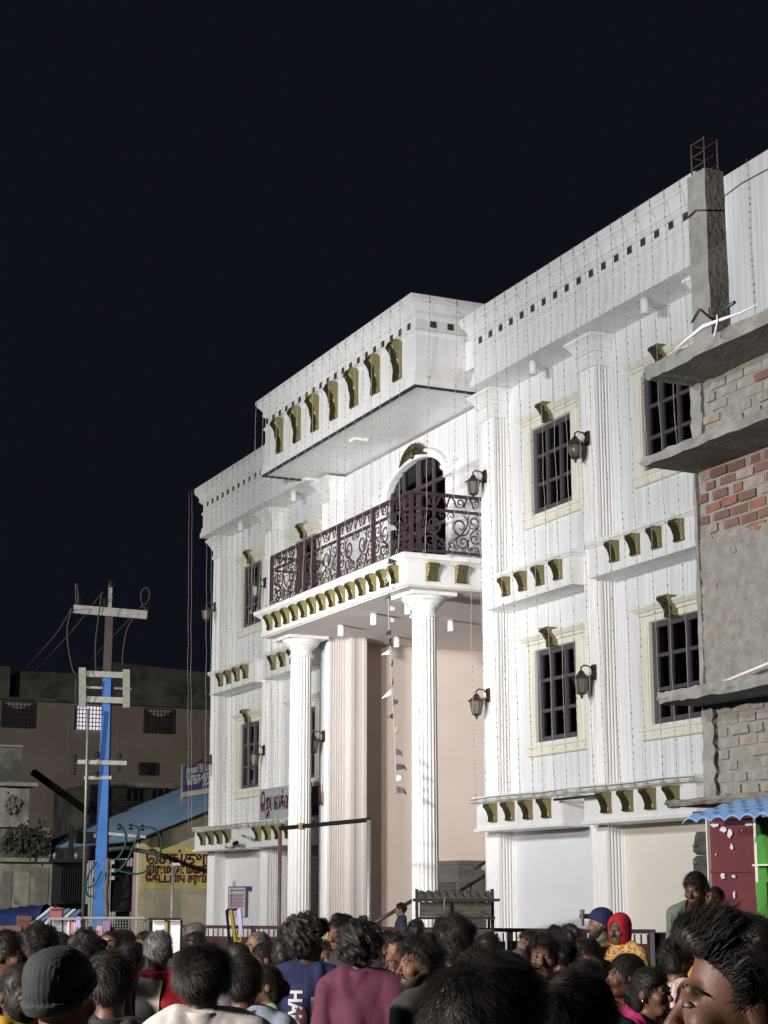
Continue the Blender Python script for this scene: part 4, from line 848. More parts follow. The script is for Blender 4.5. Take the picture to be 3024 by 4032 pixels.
# ------------------------------------------------ clutter left of the hall
def stack_bricks(px, py, dep, nx, ny, nz, label, rot):
    c = at(px, py, dep); t = thing('brick_stack', label, 'bricks', (c.x, c.y, 0)); random.seed(px)
    q = MB(); q.box(-.11, .11, -.05, .05, -.034, .034); ms = [q.mesh('brick', BR[k]) for k in (0, 1)]
    for k in range(nz):
        for j in range(ny):
            for i in range(nx):
                if k == nz - 1 and random.random() < .5: continue
                if 0 < j < ny - 1 and k < nz - 1: continue
                add_obj('brick', random.choice(ms), t, (c.x + (i - nx / 2) * .235 * HD.y + (j) * .11 * HD.x, c.y - (i - nx / 2) * .235 * HD.x + j * .11 * HD.y, .034 + k * .075), rot=(0, 0, rot + random.uniform(-.08, .08)))
ra = math.atan2(RT.y, RT.x)
c_ = at(60, 3620, 22)
stack_bricks(55, 3640, 22, 4, 3, 20, 'stack of red bricks at the left edge of the crowd', ra); stack_bricks(128, 3600, 26, 1, 3, 21, 'narrow taller pile of red bricks behind the wide stack', ra)
m = MB(); random.seed(2); nx, ny = 14, 8; base = at(60, 3590, 27)
for k in range(ny + 1):
    for i in range(nx + 1):
        u, v_ = i / nx, k / ny; p = base + RT * (u - .5) * 1.0 + HD * (v_ - .5) * 2; z = 1.45 + .28 * math.sin(PI * v_) * (.6 + .4 * u) + random.uniform(-.03, .03); m.v.append((p.x, p.y, z if 0 < k < ny else .9))
m.f = [(k * (nx + 1) + i, k * (nx + 1) + i + 1, (k + 1) * (nx + 1) + i + 1, (k + 1) * (nx + 1) + i) for k in range(ny) for i in range(nx)]; m.m = [0] * len(m.f); m.s = [True] * len(m.f)
tag(m.build('tarpaulin', mat('blue_tarpaulin', (.015, .025, .10), .5, col2=(.03, .05, .16), scale=6)), 'dark blue tarpaulin heaped beside the brick stacks', 'tarpaulin')
def sheet_stack():
    t = thing('roofing_sheets', 'leaning stack of blue and white corrugated sheets left of the transformer', 'roofing sheets', (at(210, 3620, 25).x, at(210, 3620, 25).y, 0))
    for i in range(6):
        m = MB(); m.bar(at(125 + i * 28, 3640 - i * 2, 25), at(205 + i * 22, 3575 + i * 2, 25.6), .05, .03); m.build('sheet', M['bluesheet'] if i % 2 else M['white2'], t)
    for s in (130, 290): q = at(s, 3640, 25); m = MB(); m.tube([(q.x, q.y, 0), q], .03, 5); m.build('prop', M['wood'], t)
sheet_stack()
t = thing('red_crate', 'small red crate on the sheets by the transformer', 'crate', (at(218, 3612, 24.5).x, at(218, 3612, 24.5).y, 0))
scr_box('body', 197, 242, 3579, 3613, 24.5, .16, mat('red_plastic', (.25, .02, .025), .5), t); scr_box('rim', 194, 245, 3575, 3580, 24.45, .2, mat('red_rim', (.3, .03, .03), .5), t); scr_box('stand', 200, 240, 3613, 4060, 24.6, .1, M['wood'], t)
M['greyframe'] = mat('dull_grey_frame', (.24, .24, .23), .6)
M['glassy'] = mat('pale_glass_case', (.20, .22, .23), .25, col2=(.30, .28, .30), scale=3)
t = thing('glass_showcase', 'glass showcase with pale frame and small goods inside left of the pole', 'showcase', (at(250, 3690, 23).x, at(250, 3690, 23).y, 0))
scr_box('case', 190, 318, 3622, 3780, 23, .5, M['glassy'], t)
for i, x in enumerate((186, 232, 272, 314)): scr_box('frame_post', x, x + 6, 3614, 3790, 22.95, .04, M['greyframe'], t)
scr_box('top_rail', 186, 320, 3612, 3622, 22.93, .05, M['greyframe'], t); scr_box('lilac_poster', 298, 314, 3610, 3672, 22.9, .02, mat('lilac_print', (.42, .34, .62), .6), t)
for x, w, c in ((262, 10, (.55, .5, .5)), (278, 9, (.5, .12, .16)), (288, 8, (.45, .42, .4))): scr_box('packet', x, x + w, 3630, 3680, 22.96, .03, mat('packet_print', c, .4), t)
t = thing('mesh_panel', 'steel framed wire mesh panel standing before the blue pole', 'mesh panel', (at(445, 3700, 23).x, at(445, 3700, 23).y, 0))
for a4 in ((322, 570, 3610, 3618), (322, 328, 3618, 3790), (564, 571, 3618, 3790)): scr_box('frame_bar', a4[0], a4[1], a4[2], a4[3], 23, .04, M['greyframe'], t)
m = MB()
for i in range(22): x = 330 + i * 11; m.tube([at(x, 3616, 23.03), at(x, 3780, 23.03)], .0045, 3)
for i in range(13): y = 3622 + i * 12; m.tube([at(326, y, 23.03), at(568, y, 23.03)], .0045, 3)
o = m.build('wire_mesh', M['greyframe'], t); o['kind'] = 'stuff'
t = thing('poster_card', 'small pink and violet printed cards on the mesh panel', 'cards', at(405, 3700, 22.9)); scr_box('pink_card', 378, 402, 3645, 3690, 22.9, .01, mat('pink_print', (.38, .16, .18), .6, col2=(.5, .42, .42), scale=20), t); scr_box('violet_card', 406, 432, 3625, 3680, 22.9, .01, mat('violet_print', (.22, .12, .24), .6), t)
t = thing('framed_board', 'white board in a dark frame with a gold centre strip', 'board', (at(648, 3740, 22).x, at(648, 3740, 22).y, 0))
scr_box('panel', 588, 708, 3622, 3800, 22, .03, M['white2'], t); scr_box('frame', 583, 713, 3615, 3623, 21.96, .06, M['black'], t); scr_box('frame', 583, 590, 3623, 3800, 21.96, .06, M['black'], t); scr_box('frame', 706, 713, 3623, 3800, 21.96, .06, M['black'], t)
M['ochre'] = mat('ochre_strip', (.36, .24, .06), .5); scr_box('strip', 643, 655, 3618, 3800, 21.93, .02, M['ochre'], t)
t = thing('leaning_frame', 'dark open frame with an ochre strip leaning by the notice', 'frame', (at(925, 3640, 27).x, at(925, 3640, 27).y, 0))
for (x0, y0), (x1, y1), mt, w in (((892, 3584), (905, 3720), 'black', .03), ((892, 3583), (938, 3580), 'black', .03), ((910, 3581), (930, 3720), 'ochre', .05), ((942, 3578), (955, 3720), 'lil', .06)):
    if mt == 'lil': M['lil'] = mat('lilac_edge', (.5, .48, .75), .5)
    m = MB(); m.bar(at(x0, y0, 27), at(x1, y1, 27.02), w, .04); m.build('strip', M[mt], t)
# notice board on the hall wall
nb = thing('notice_board', 'white notice board with red printed lines on the left ground floor wall', 'notice', onY(936, 3560, 13.44))
a = onY(904, 3495, 13.45); b_ = onY(968, 3610, 13.45); m = MB(); m.box(a.x, b_.x, 13.44, 13.47, b_.z, a.z); m.build('sheet', mat('notice_white', (.60, .60, .68), .6), nb)
m = MB(); h_ = a.z - b_.z
for i in range(10): m.box(a.x + .05, b_.x - .05 - .06 * (i % 3), 13.436, 13.439, a.z - h_ * (.24 + .048 * i), a.z - h_ * (.215 + .048 * i))
m.build('printed_lines', mat('crimson_print', (.28, .05, .10), .7), nb)
m = MB(); m.box(a.x + .08, b_.x - .08, 13.436, 13.439, a.z - h_ * .13, a.z - h_ * .07); m.build('heading', mat('blue_print', (.12, .22, .36), .7), nb)
m = MB(); m.box(a.x - .02, b_.x + .02, 13.43, 13.475, a.z, a.z + .025); m.box(b_.x, b_.x + .02, 13.43, 13.475, b_.z, a.z); m.box(a.x - .02, a.x, 13.43, 13.475, b_.z, a.z); m.build('frame', M['winframe'], nb)
a = onY(974, 3490, 13.45); b_ = onY(985, 3508, 13.45); m = MB(); m.box(a.x, b_.x, 13.46, 13.475, b_.z, a.z); tag(m.build('blue_plate', mat('blue_plate', (.03, .06, .25), .5)), 'small blue number plate beside the notice board', 'plate')
# cctv camera
t = thing('security_camera', 'white security cameras bracketed on the lowest ledge of left wing', 'camera', onY(905, 3325, 12.85))
for (x, y), (x2, y2), mt in (((893, 3333), (905, 3325), 'white2'), ((905, 3325), (915, 3322), 'white2'), ((918, 3325), (932, 3318), 'black')): m = MB(); m.tube([onY(x, y, 12.8), onY(x2, y2, 12.74)], .045, 8); m.build('camera_body', M[mt], t)
m = MB(); m.tube([onY(908, 3324, 12.78), onY(912, 3300, 12.86)], .02, 6); m.build('bracket', M['white2'], t)

# ------------------------------------------------ barricades along the front
M['gate'] = mat('maroon_gate', (.065, .03, .028), .6, col2=(.045, .022, .02), scale=5)
M['sticker'] = mat('yellow_sticker', (.55, .47, .04), .6)
def gate_panel(i, px0, px1, lab, stick):
    P = []
    for px in (px0, px1):
        u = (px - 700) / 1860; d = 28 - 7 * u; y = 3648 + 20 * u; P.append(at(px, y, d))
    a, b = P; t = thing('barricade', lab, 'barricade', ((a.x + b.x) / 2, (a.y + b.y) / 2, 0), 'maroon barricades along the hall front'); dv = Vector((b.x - a.x, b.y - a.y, 0))
    z1 = (a.z + b.z) / 2
    Z = lambda p, z: Vector((p.x, p.y, z))
    m = MB(); m.bar(a, b, .05, .05); m.build('top_rail', M['gate'], t)
    m = MB(); m.bar(Z(a, .18), Z(b, .18), .04, .04); m.build('bottom_rail', M['gate'], t)
    for p in (a, b): m = MB(); m.bar(Z(p, 0), Z(p, z1 - .02), .05, .05); m.build('post', M['gate'], t)
    k = max(6, int(dv.length / .11)); m = MB()
    for j in range(1, k): q = a + dv * (j / k); m.bar(Z(q, .2), Z(q, z1 - .03), .016, .016)
    o = m.build('bars', M['gate'], t); o['kind'] = 'stuff'
    m = MB(); nrm = Vector((-dv.y, dv.x, 0)).normalized() * -.02; s0, s1 = a + dv * .04 + nrm, a + dv * .96 + nrm
    m.add([Z(s0, z1 - .45), Z(s1, z1 - .45), Z(s1, z1 - .14), Z(s0, z1 - .14), Z(s0 - nrm * .3, z1 - .45), Z(s1 - nrm * .3, z1 - .45), Z(s1 - nrm * .3, z1 - .14), Z(s0 - nrm * .3, z1 - .14)], [(0, 1, 2, 3), (7, 6, 5, 4), (0, 4, 5, 1), (3, 2, 6, 7), (0, 3, 7, 4), (1, 5, 6, 2)]); sh = m.build('sheet_panel', M['gate'], t)
    if stick:
        m = MB(); q0 = a + dv * stick + nrm * 1.4; q1 = q0 + dv.normalized() * .16
        m.add([Z(q0, z1 - .25), Z(q1, z1 - .25), Z(q1, z1 - .1), Z(q0, z1 - .1)], [(0, 1, 2, 3)]); st_ = m.build('sticker', M['sticker'], sh)
        m = MB()
        for e in range(5): w0 = q0 + dv.normalized() * (.02 + e * .027) + nrm * .3; w1 = w0 + dv.normalized() * .016; m.add([Z(w0, z1 - .20), Z(w1, z1 - .20), Z(w1, z1 - .145), Z(w0, z1 - .145)], [(0, 1, 2, 3)])
        m.build('print', M['black'], st_)
cuts = [690, 1000, 1330, 1680, 2010, 2300, 2580]; labs = ['leftmost maroon barricade below the notice board', 'maroon barricade in front of the left fluted column', 'maroon barricade in front of the passage stairs', 'maroon barricade behind the wooden cart', 'maroon barricade before the pale ground floor panel', 'rightmost maroon barricade before the cream ground floor panel']
for i in range(6): gate_panel(i, cuts[i], cuts[i + 1] - 4, labs[i], (.78, None, None, None, None, .35)[i] if i not in (0, 1) else (.78, .86)[i])
# pipe frame
t = thing('goal_frame', 'tall thin steel pipe goal frame standing before the left column', 'pipe frame', (at(1280, 3640, 26).x, at(1280, 3640, 26).y, 0))
a = at(1103, 3262, 27); b_ = at(1452, 3228, 25); m = MB(); m.tube([a, b_], .032, 8); m.build('crossbar', M['black'], t)
for q, mt in ((a, M['wood']), (b_, M['galv'])): m = MB(); m.tube([(q.x, q.y, 0), (q.x, q.y, q.z)], .032, 8); m.build('upright', mt, t)
q = a.lerp(b_, .26); m = MB(); m.lathe([(.05, q.z - .05), (.06, q.z), (.05, q.z + .05)], q.x, q.y, 8); m.build('rope_knot', mat('coir_rope', (.22, .15, .07), .9), t)
# wooden cart
CT = thing('wooden_cart', 'weathered grey wooden cart with a corrugated top by the right column', 'cart', (at(1800, 3640, 22).x, at(1800, 3640, 22).y, 0))
M['greywood'] = mat('weathered_wood', (.13, .12, .095), .95, col2=(.05, .045, .038), scale=9, bump=.6, streak=3); M['darkwood'] = mat('dark_timber', (.03, .026, .022), .85)
for x0, x1, y0 in ((1637, 1650, 3500), (1655, 1662, 3512), (1938, 1952, 3500), (1926, 1936, 3530)): scr_box('post', x0, x1, y0, 4050, 22 if x0 in (1637, 1938) else 22.6, .045, M['darkwood'], CT)
scr_box('rail', 1625, 1968, 3538, 3550, 21.95, .05, M['darkwood'], CT); scr_box('rail', 1640, 1950, 3610, 3620, 21.97, .05, M['darkwood'], CT); scr_box('divider', 1768, 1776, 3550, 3612, 21.96, .04, M['darkwood'], CT)
for x0, x1 in ((1652, 1767), (1777, 1935)): scr_box('side_board', x0, x1, 3552, 3609, 22.02, .03, M['greywood'], CT)
scr_box('lower_board', 1652, 1935, 3660, 3760, 22.02, .03, M['greywood'], CT)
m = MB(); n = 60
for i in range(n + 1):
    p = at(1648 + 292 * i / n, 3532, 22.05); zz = .028 * abs(math.sin(i / n * PI * 9.5)); m.v += [(p.x, p.y, p.z - .02 + zz), (p.x + HD.x * .8, p.y + HD.y * .8, p.z + .06 + zz), (p.x, p.y, p.z - .07 + zz)]
for i in range(n): a = 3 * i; m.f += [(a, a + 3, a + 4, a + 1), (a + 2, a + 5, a + 3, a)]
m.m = [0] * len(m.f); m.s = [False] * len(m.f); m.build('corrugated_top', M['greywood'], CT)
m = MB(); m.tube([at(1751, 3536, 21.9), at(1749, 3560, 21.88), at(1752, 3600, 21.9)], .008, 4); m.build('rope', mat('jute', (.35, .30, .2), .9), CT)
# tied poles and black speaker box
t = thing('tied_poles', 'two thin bamboo pole ends tied with cloth beside the navy cap', 'poles', at(2300, 3605, 15.5))
for y in (3602, 3612): m = MB(); m.tube([at(2285, y, 15.6), at(2420, y + 4, 15.2)], .012, 6); m.build('pole', M['darkwood'], t)
m = MB(); m.lathe([(.001, at(0, 3612, 15.5).z), (.03, at(0, 3606, 15.5).z), (.02, at(0, 3600, 15.5).z)], at(2293, 3600, 15.5).x, at(2293, 3600, 15.5).y, 7); q = at(2293, 3604, 15.45); m.tube([q + Vector((0, 0, .05)), q, q + Vector((.01, 0, -.09))], [.025, .02, .012], 6); m.build('cloth_knot', mat('grey_rag', (.13, .13, .12), .9), t)
t = thing('loudspeaker', 'black box loudspeaker behind the pink striped shirt', 'loudspeaker', (at(2615, 3740, 14).x, at(2615, 3740, 14).y, 0))
scr_box('cabinet', 2578, 2680, 3674, 3790, 14, .3, M['black'], t); scr_box('edge_post', 2570, 2584, 3672, 3900, 13.9, .05, mat('grey_post', (.10, .10, .11), .5), t); scr_box('stand', 2600, 2660, 3790, 4800, 14.05, .12, M['black'], t)
# floodlight masts outside the frame: facade pair first, added fill after
for i, ((x, y, z), tg, w, fs_, sp_) in enumerate(FLOODS):
    t = thing('floodlight_mast', 'unseen floodlight mast ' + ('opposite the right wing', 'opposite the portico', 'added behind the crowd as fill', 'added to brighten the old houses', 'added low to brighten the soffits', 'added to brighten the passage')[i], 'floodlight', (x, y - .5, 0))
    m = MB(); m.tube([(x, y - .5, 0), (x, y - .5, z + .3)], [.1, .06], 10); m.build('pole', M['galv'], t)
    dv = (Vector(tg) - Vector((x, y, z))).normalized(); c = Vector((x, y, z)) - dv * .12; m = MB(); m.bar(c - dv * .12, c + dv * .06, fs_ * 1.2, fs_ * .8); m.build('lamp_housing', M['black'], t)
    m = MB(); m.bar((x, y - .5, z), c, .06, .06); m.build('arm', M['galv'], t)
# ================================================================ people
def nets(F, org, h):
    s = F < 0; nx, ny, nz = F.shape
    C = np.zeros((nx - 1, ny - 1, nz - 1), np.int8)
    sl = lambda a, n: slice(a, n - 1 + a)
    cor = [(a, b, c) for a in (0, 1) for b in (0, 1) for c in (0, 1)]
    for a, b, c in cor: C += s[sl(a, nx), sl(b, ny), sl(c, nz)]
    act = (C > 0) & (C < 8); I, J, K = np.nonzero(act); n = len(I)
    if n == 0: return np.zeros((0, 3)), []
    acc = np.zeros((n, 3)); cnt = np.zeros(n)
    for a in cor:
        for ax in range(3):
            if a[ax]: continue
            b = list(a); b[ax] = 1
            va = F[I + a[0], J + a[1], K + a[2]]; vb = F[I + b[0], J + b[1], K + b[2]]; x = (va < 0) != (vb < 0)
            t = np.where(x, va / np.where(x, va - vb, 1), 0)
            for q in range(3): acc[:, q] += np.where(x, a[q] + (t if q == ax else 0), 0)
            cnt += x
    V = (np.stack([I, J, K], 1) + acc / cnt[:, None]) * h + org
    idx = -np.ones(act.shape, np.int64); idx[act] = np.arange(n); fs = []
    for ax in range(3):
        u, w = [(1, 2), (2, 0), (0, 1)][ax]
        A_ = s.take(range(0, F.shape[ax] - 1), ax); B_ = s.take(range(1, F.shape[ax]), ax); x = A_ != B_
        P = np.argwhere(x); P = P[(P[:, u] > 0) & (P[:, w] > 0) & (P[:, u] < F.shape[u] - 1) & (P[:, w] < F.shape[w] - 1)]
        if not len(P): continue
        def g(du, dw): Q = P.copy(); Q[:, u] -= du; Q[:, w] -= dw; return idx[Q[:, 0], Q[:, 1], Q[:, 2]]
        q = np.stack([g(1, 1), g(0, 1), g(0, 0), g(1, 0)], 1); fl = ~s[P[:, 0], P[:, 1], P[:, 2]]
        q[fl] = q[fl][:, ::-1]; fs.append(q)
    f = np.concatenate(fs); f = f[(f >= 0).all(1)]
    return V, f
def mesh_np(name, V, f, mt, smooth=True):
    me = bpy.data.meshes.new(name); me.vertices.add(len(V)); me.vertices.foreach_set('co', np.asarray(V, np.float32).ravel())
    me.loops.add(f.size); me.loops.foreach_set('vertex_index', f.ravel().astype(np.int32)); k = f.shape[1]
    me.polygons.add(len(f)); me.polygons.foreach_set('loop_start', np.arange(0, f.size, k, dtype=np.int32)); me.polygons.foreach_set('loop_total', np.full(len(f), k, np.int32))
    me.polygons.foreach_set('use_smooth', np.full(len(f), smooth)); me.materials.append(mt); me.update(); me.validate(); return me
def smin(a, b, k):
    h = np.clip(.5 + .5 * (b - a) / k, 0, 1); return b + (a - b) * h - k * h * (1 - h)
def ell(P, c, r):
    q = (P - np.array(c)) / np.array(r); l = np.sqrt((q ** 2).sum(-1)); m = np.sqrt(((q / np.array(r)) ** 2).sum(-1)); return l * (l - 1) / np.maximum(m, 1e-6)
def cap(P, a, b, ra, rb=None):
    a = np.array(a, float); b = np.array(b, float); rb = ra if rb is None else rb; d = b - a; t = np.clip(((P - a) @ d) / (d @ d), 0, 1); return np.sqrt(((P - a - t[..., None] * d) ** 2).sum(-1)) - (ra + (rb - ra) * t)
def gridpts(lo, hi, h):
    lo = np.array(lo, float); n = np.ceil((np.array(hi) - lo) / h).astype(int) + 1
    ax = [lo[i] + h * np.arange(n[i]) for i in range(3)]; return lo, np.stack(np.meshgrid(*ax, indexing='ij'), -1)
def head_sdf(P, fem=0., ch=0.):
    j = 1 - .08 * fem
    d = ell(P, (0, .015, 1.608), (.074, .094, .090)); d = smin(d, ell(P, (0, -.028, 1.548), (.060 * j, .064, .080)), .03)
    d = smin(d, cap(P, (-.018, -.062, 1.487), (.018, -.062, 1.487), .024 * j), .03)
    d = smin(d, cap(P, (-.034, -.080, 1.600), (.034, -.080, 1.600), .013), .012)
    for s in (-1, 1):
        d = smin(d, np.sqrt(((P - np.array((s * .040, -.066, 1.552))) ** 2).sum(-1)) - .026, .02)
        e = np.sqrt(((P - np.array((s * .031, -.104, 1.581))) ** 2).sum(-1)) - .0145; d = -smin(-d, e, .010)
        d = smin(d, ell(P, (s * .077, .014, 1.572), (.010, .022, .032)), .006)
    d = smin(d, cap(P, (0, -.088, 1.592), (0, -.113, 1.548), .0075, .0135), .010)
    for s in (-1, 1): d = smin(d, np.sqrt(((P - np.array((s * .0125, -.102, 1.5425))) ** 2).sum(-1)) - .0085, .006)
    d = smin(d, cap(P, (-.020, -.086, 1.5165), (.020, -.086, 1.5165), .0075), .006); d = smin(d, cap(P, (-.017, -.087, 1.5045), (.017, -.087, 1.5045), .0085), .005)
    return d
PIV = np.array((0, .02, 1.47))
def hrot(yaw, pitch, roll=0): return np.array(Matrix.Rotation(yaw, 3, 'Z') @ Matrix.Rotation(pitch, 3, 'X') @ Matrix.Rotation(roll, 3, 'Y'))
def hl(P, R): return (P - PIV) @ R + PIV            # world -> head local
def torso_prims(arm, slim=1.):
    pr = []
    for s in (-1, 1):
        sh = (s * .175 * slim, .02, 1.375); el = (s * .215, .04, 1.09); wr = (s * .20, -.06, .86)
        if arm == 'up' and s == 1: el = (s * .22, -.16, 1.2); wr = (s * .10, -.27, 1.36)
        pr.append((sh, el, wr))
    return pr
def torso_sdf(P, arm, slim, infl=0., sleeve=2, fem=0.):
    d = cap(P, (-.135 * slim, .025, 1.385), (.135 * slim, .025, 1.385), .058 + infl)
    d = smin(d, ell(P, (0, .008, 1.24), (.168 * slim + infl, .108 + infl, .20)), .05); d = smin(d, ell(P, (0, .0, 1.02), (.150 * slim + infl, .108 + infl, .2)), .06); d = smin(d, ell(P, (0, .005, .86), (.165 * slim + infl, .115 + infl, .16)), .06)
    d = smin(d, cap(P, (-.08, .028, 1.425), (.08, .028, 1.425), .030 + infl), .06)
    if fem:
        for s in (-1, 1): d = smin(d, ell(P, (s * .07, -.09, 1.22), (.06 + infl, .055 + infl, .065)), .03)
    for sh, el, wr in torso_prims(arm, slim):
        d = smin(d, cap(P, sh, el, .050 + infl, .041 + infl * (1.4 if infl else 1)), .03)
        if sleeve > 1: d = smin(d, cap(P, el, wr, .039 + infl, .028 + infl), .02)
    return d
def noise3(P, f, seed=0):
    r = np.random.RandomState(seed); o = 0
    for i in range(8):
        k = r.normal(size=3); k *= f * (.6 + .9 * r.rand()) / np.linalg.norm(k); q = r.normal(size=3); q *= f * .5 / np.linalg.norm(q)
        o = o + np.sin(P @ k + 1.5 * np.sin(P @ q + r.rand() * 6) + r.rand() * 6)
    return o / 2.6
SKIN = [mat('skin_%d' % i, c, .5, col2=tuple(v * .82 for v in c), scale=22, spec=.35, bump=.06, bscale=160) for i, c in enumerate(((.13, .062, .040), (.175, .088, .056), (.095, .045, .030), (.21, .115, .075)))]
M['hair'] = mat('black_hair', (.014, .012, .011), .55, spec=.3); M['hairgrey'] = mat('grey_hair', (.16, .155, .15), .6, col2=(.04, .04, .04), scale=40); M['eyewhite'] = mat('eye', (.19, .17, .15), .35); M['iris'] = mat('iris', (.01, .006, .004), .2); M['brow'] = mat('eyebrow', (.008, .007, .006), .7)
M['ash'] = mat('white_ash', (.6, .57, .52), .9); M['tilak'] = mat('yellow_tilak', (.45, .27, .05), .8); M['lip'] = mat('lip', (.12, .045, .04), .45); M['goldj'] = mat('gold_jewel', (.6, .42, .12), .25, 1.)
def fabric(name, c, c2=None, sc=30., rough=.85): return mat(name, c, rough, col2=c2 or tuple(v * .75 for v in c), scale=sc, bump=.25, bscale=9)
def pattern_mat(name, kind):
    m = mat(name, (.5, .5, .5), .85); N = m.node_tree.nodes; L = m.node_tree.links; b = N['Principled BSDF']; tc = N.new('ShaderNodeTexCoord'); r = N.new('ShaderNodeValToRGB'); r.color_ramp.interpolation = 'CONSTANT'; e = r.color_ramp.elements
    if kind == 'stripe':
        t = N.new('ShaderNodeTexWave'); t.inputs['Scale'].default_value = 14; t.bands_direction = 'X'; e[0].color = (.60, .52, .50, 1); e[1].color = (.42, .20, .19, 1); e[1].position = .75; L.new(tc.outputs['Object'], t.inputs[0]); L.new(t.outputs['Fac'], r.inputs[0])
    elif kind == 'floral':
        t = N.new('ShaderNodeTexVoronoi'); t.inputs['Scale'].default_value = 42; e[0].color = (.12, .05, .03, 1); e[1].color = (.55, .30, .09, 1); e[1].position = .32; q = e.new(.62); q.color = (.62, .40, .17, 1); L.new(tc.outputs['Object'], t.inputs[0]); L.new(t.outputs['Distance'], r.inputs[0])
    elif kind == 'leaf':
        t = N.new('ShaderNodeTexVoronoi'); t.inputs['Scale'].default_value = 30; e[0].color = (.10, .09, .14, 1); e[1].color = (.62, .60, .62, 1); e[1].position = .33; L.new(tc.outputs['Object'], t.inputs[0]); L.new(t.outputs['Distance'], r.inputs[0])
    else:
        t = N.new('ShaderNodeTexBrick'); t.inputs['Scale'].default_value = 14; t.inputs['Color1'].default_value = (.012, .016, .05, 1); t.inputs['Color2'].default_value = (.015, .02, .06, 1); t.inputs['Mortar'].default_value = (.10, .12, .2, 1); t.offset = 0; t.inputs['Mortar Size'].default_value = .03; t.inputs['Brick Width'].default_value = .35; t.inputs['Row Height'].default_value = .35; mp = N.new('ShaderNodeMapping'); mp.inputs['Rotation'].default_value = (PI / 2, 0, .4); L.new(tc.outputs['Object'], mp.inputs[0]); L.new(mp.outputs[0], t.inputs[0]); L.new(t.outputs['Color'], b.inputs['Base Color']); return m
    L.new(r.outputs[0], b.inputs['Base Color']); return m
PAT = {k: pattern_mat(k + '_cloth', k) for k in ('stripe', 'floral', 'leaf', 'plaid')}
TROUS = fabric('dark_trousers', (.03, .03, .035))
def legs_mesh(kind, mt):
    m = MB()
    if kind == 'saree': m.lathe([(.26, .02), (.24, .4), (.2, .75), (.185, .95)], 0, 0, 18, sm=True)
    else:
        for s in (-1, 1):
            m.tube([(s * .095, .01, .93), (s * .10, 0, .75), (s * .105, -.01, .48), (s * .11, .01, .06)], [.10, .092, .068, .055], 10)
            m.tube([(s * .11, .05, .045), (s * .115, -.06, .045), (s * .12, -.17, .03)], [.045, .05, .03], 8)
    return m
CNT = [0]
CACHE = {}
def cached(key, fn):
    if key not in CACHE: CACHE[key] = fn()
    return CACHE[key]
def brow_strands(s, rng):
    m = MB(); K = [(.012, -.0905, 1.5995), (.022, -.0920, 1.6035), (.034, -.0890, 1.6060), (.045, -.0820, 1.6045), (.055, -.0720, 1.5995)]
    for i in range(120):
        t = rng.rand() * 3.99; k = int(t); f = t - k; p = Vector(K[k]).lerp(Vector(K[k + 1]), f); d = (Vector(K[k + 1]) - Vector(K[k])).normalized(); p = p + Vector((0, .001, rng.normal() * .0016)); q = p + d * (.007 + .004 * rng.rand()) + Vector((0, -.0012, .0022 * (1 - t / 3)))
        m.tube([(s * p.x, p.y, p.z), (s * q.x, q.y, q.z)], [.0006, .0002], 3)
    return m
def with_hands(F, P, arm, slim):
    for sh, el, wr in torso_prims(arm, slim):
        w = np.array(wr); s = np.sign(wr[0]); dn = np.array((0, -.02, -.09)) if not (arm == 'up' and s == 1) else np.array((-.03, -.02, .085))
        F = smin(F, cap(P, w, w + dn * .6, .027, .033), .01)
        for q in range(4): c0 = w + dn * .8 + np.array((0, (q - 1.5) * .018, 0)); F = smin(F, cap(P, c0, c0 + dn * (.75 - .08 * abs(q - 1.3)) + np.array((-s * .02, 0, 0)), .0095, .008), .004)
        F = smin(F, cap(P, w + dn * .3 + np.array((0, -.03, 0)), w + dn * .75 + np.array((-s * .01, -.058, 0)), .011, .009), .006)
    return F
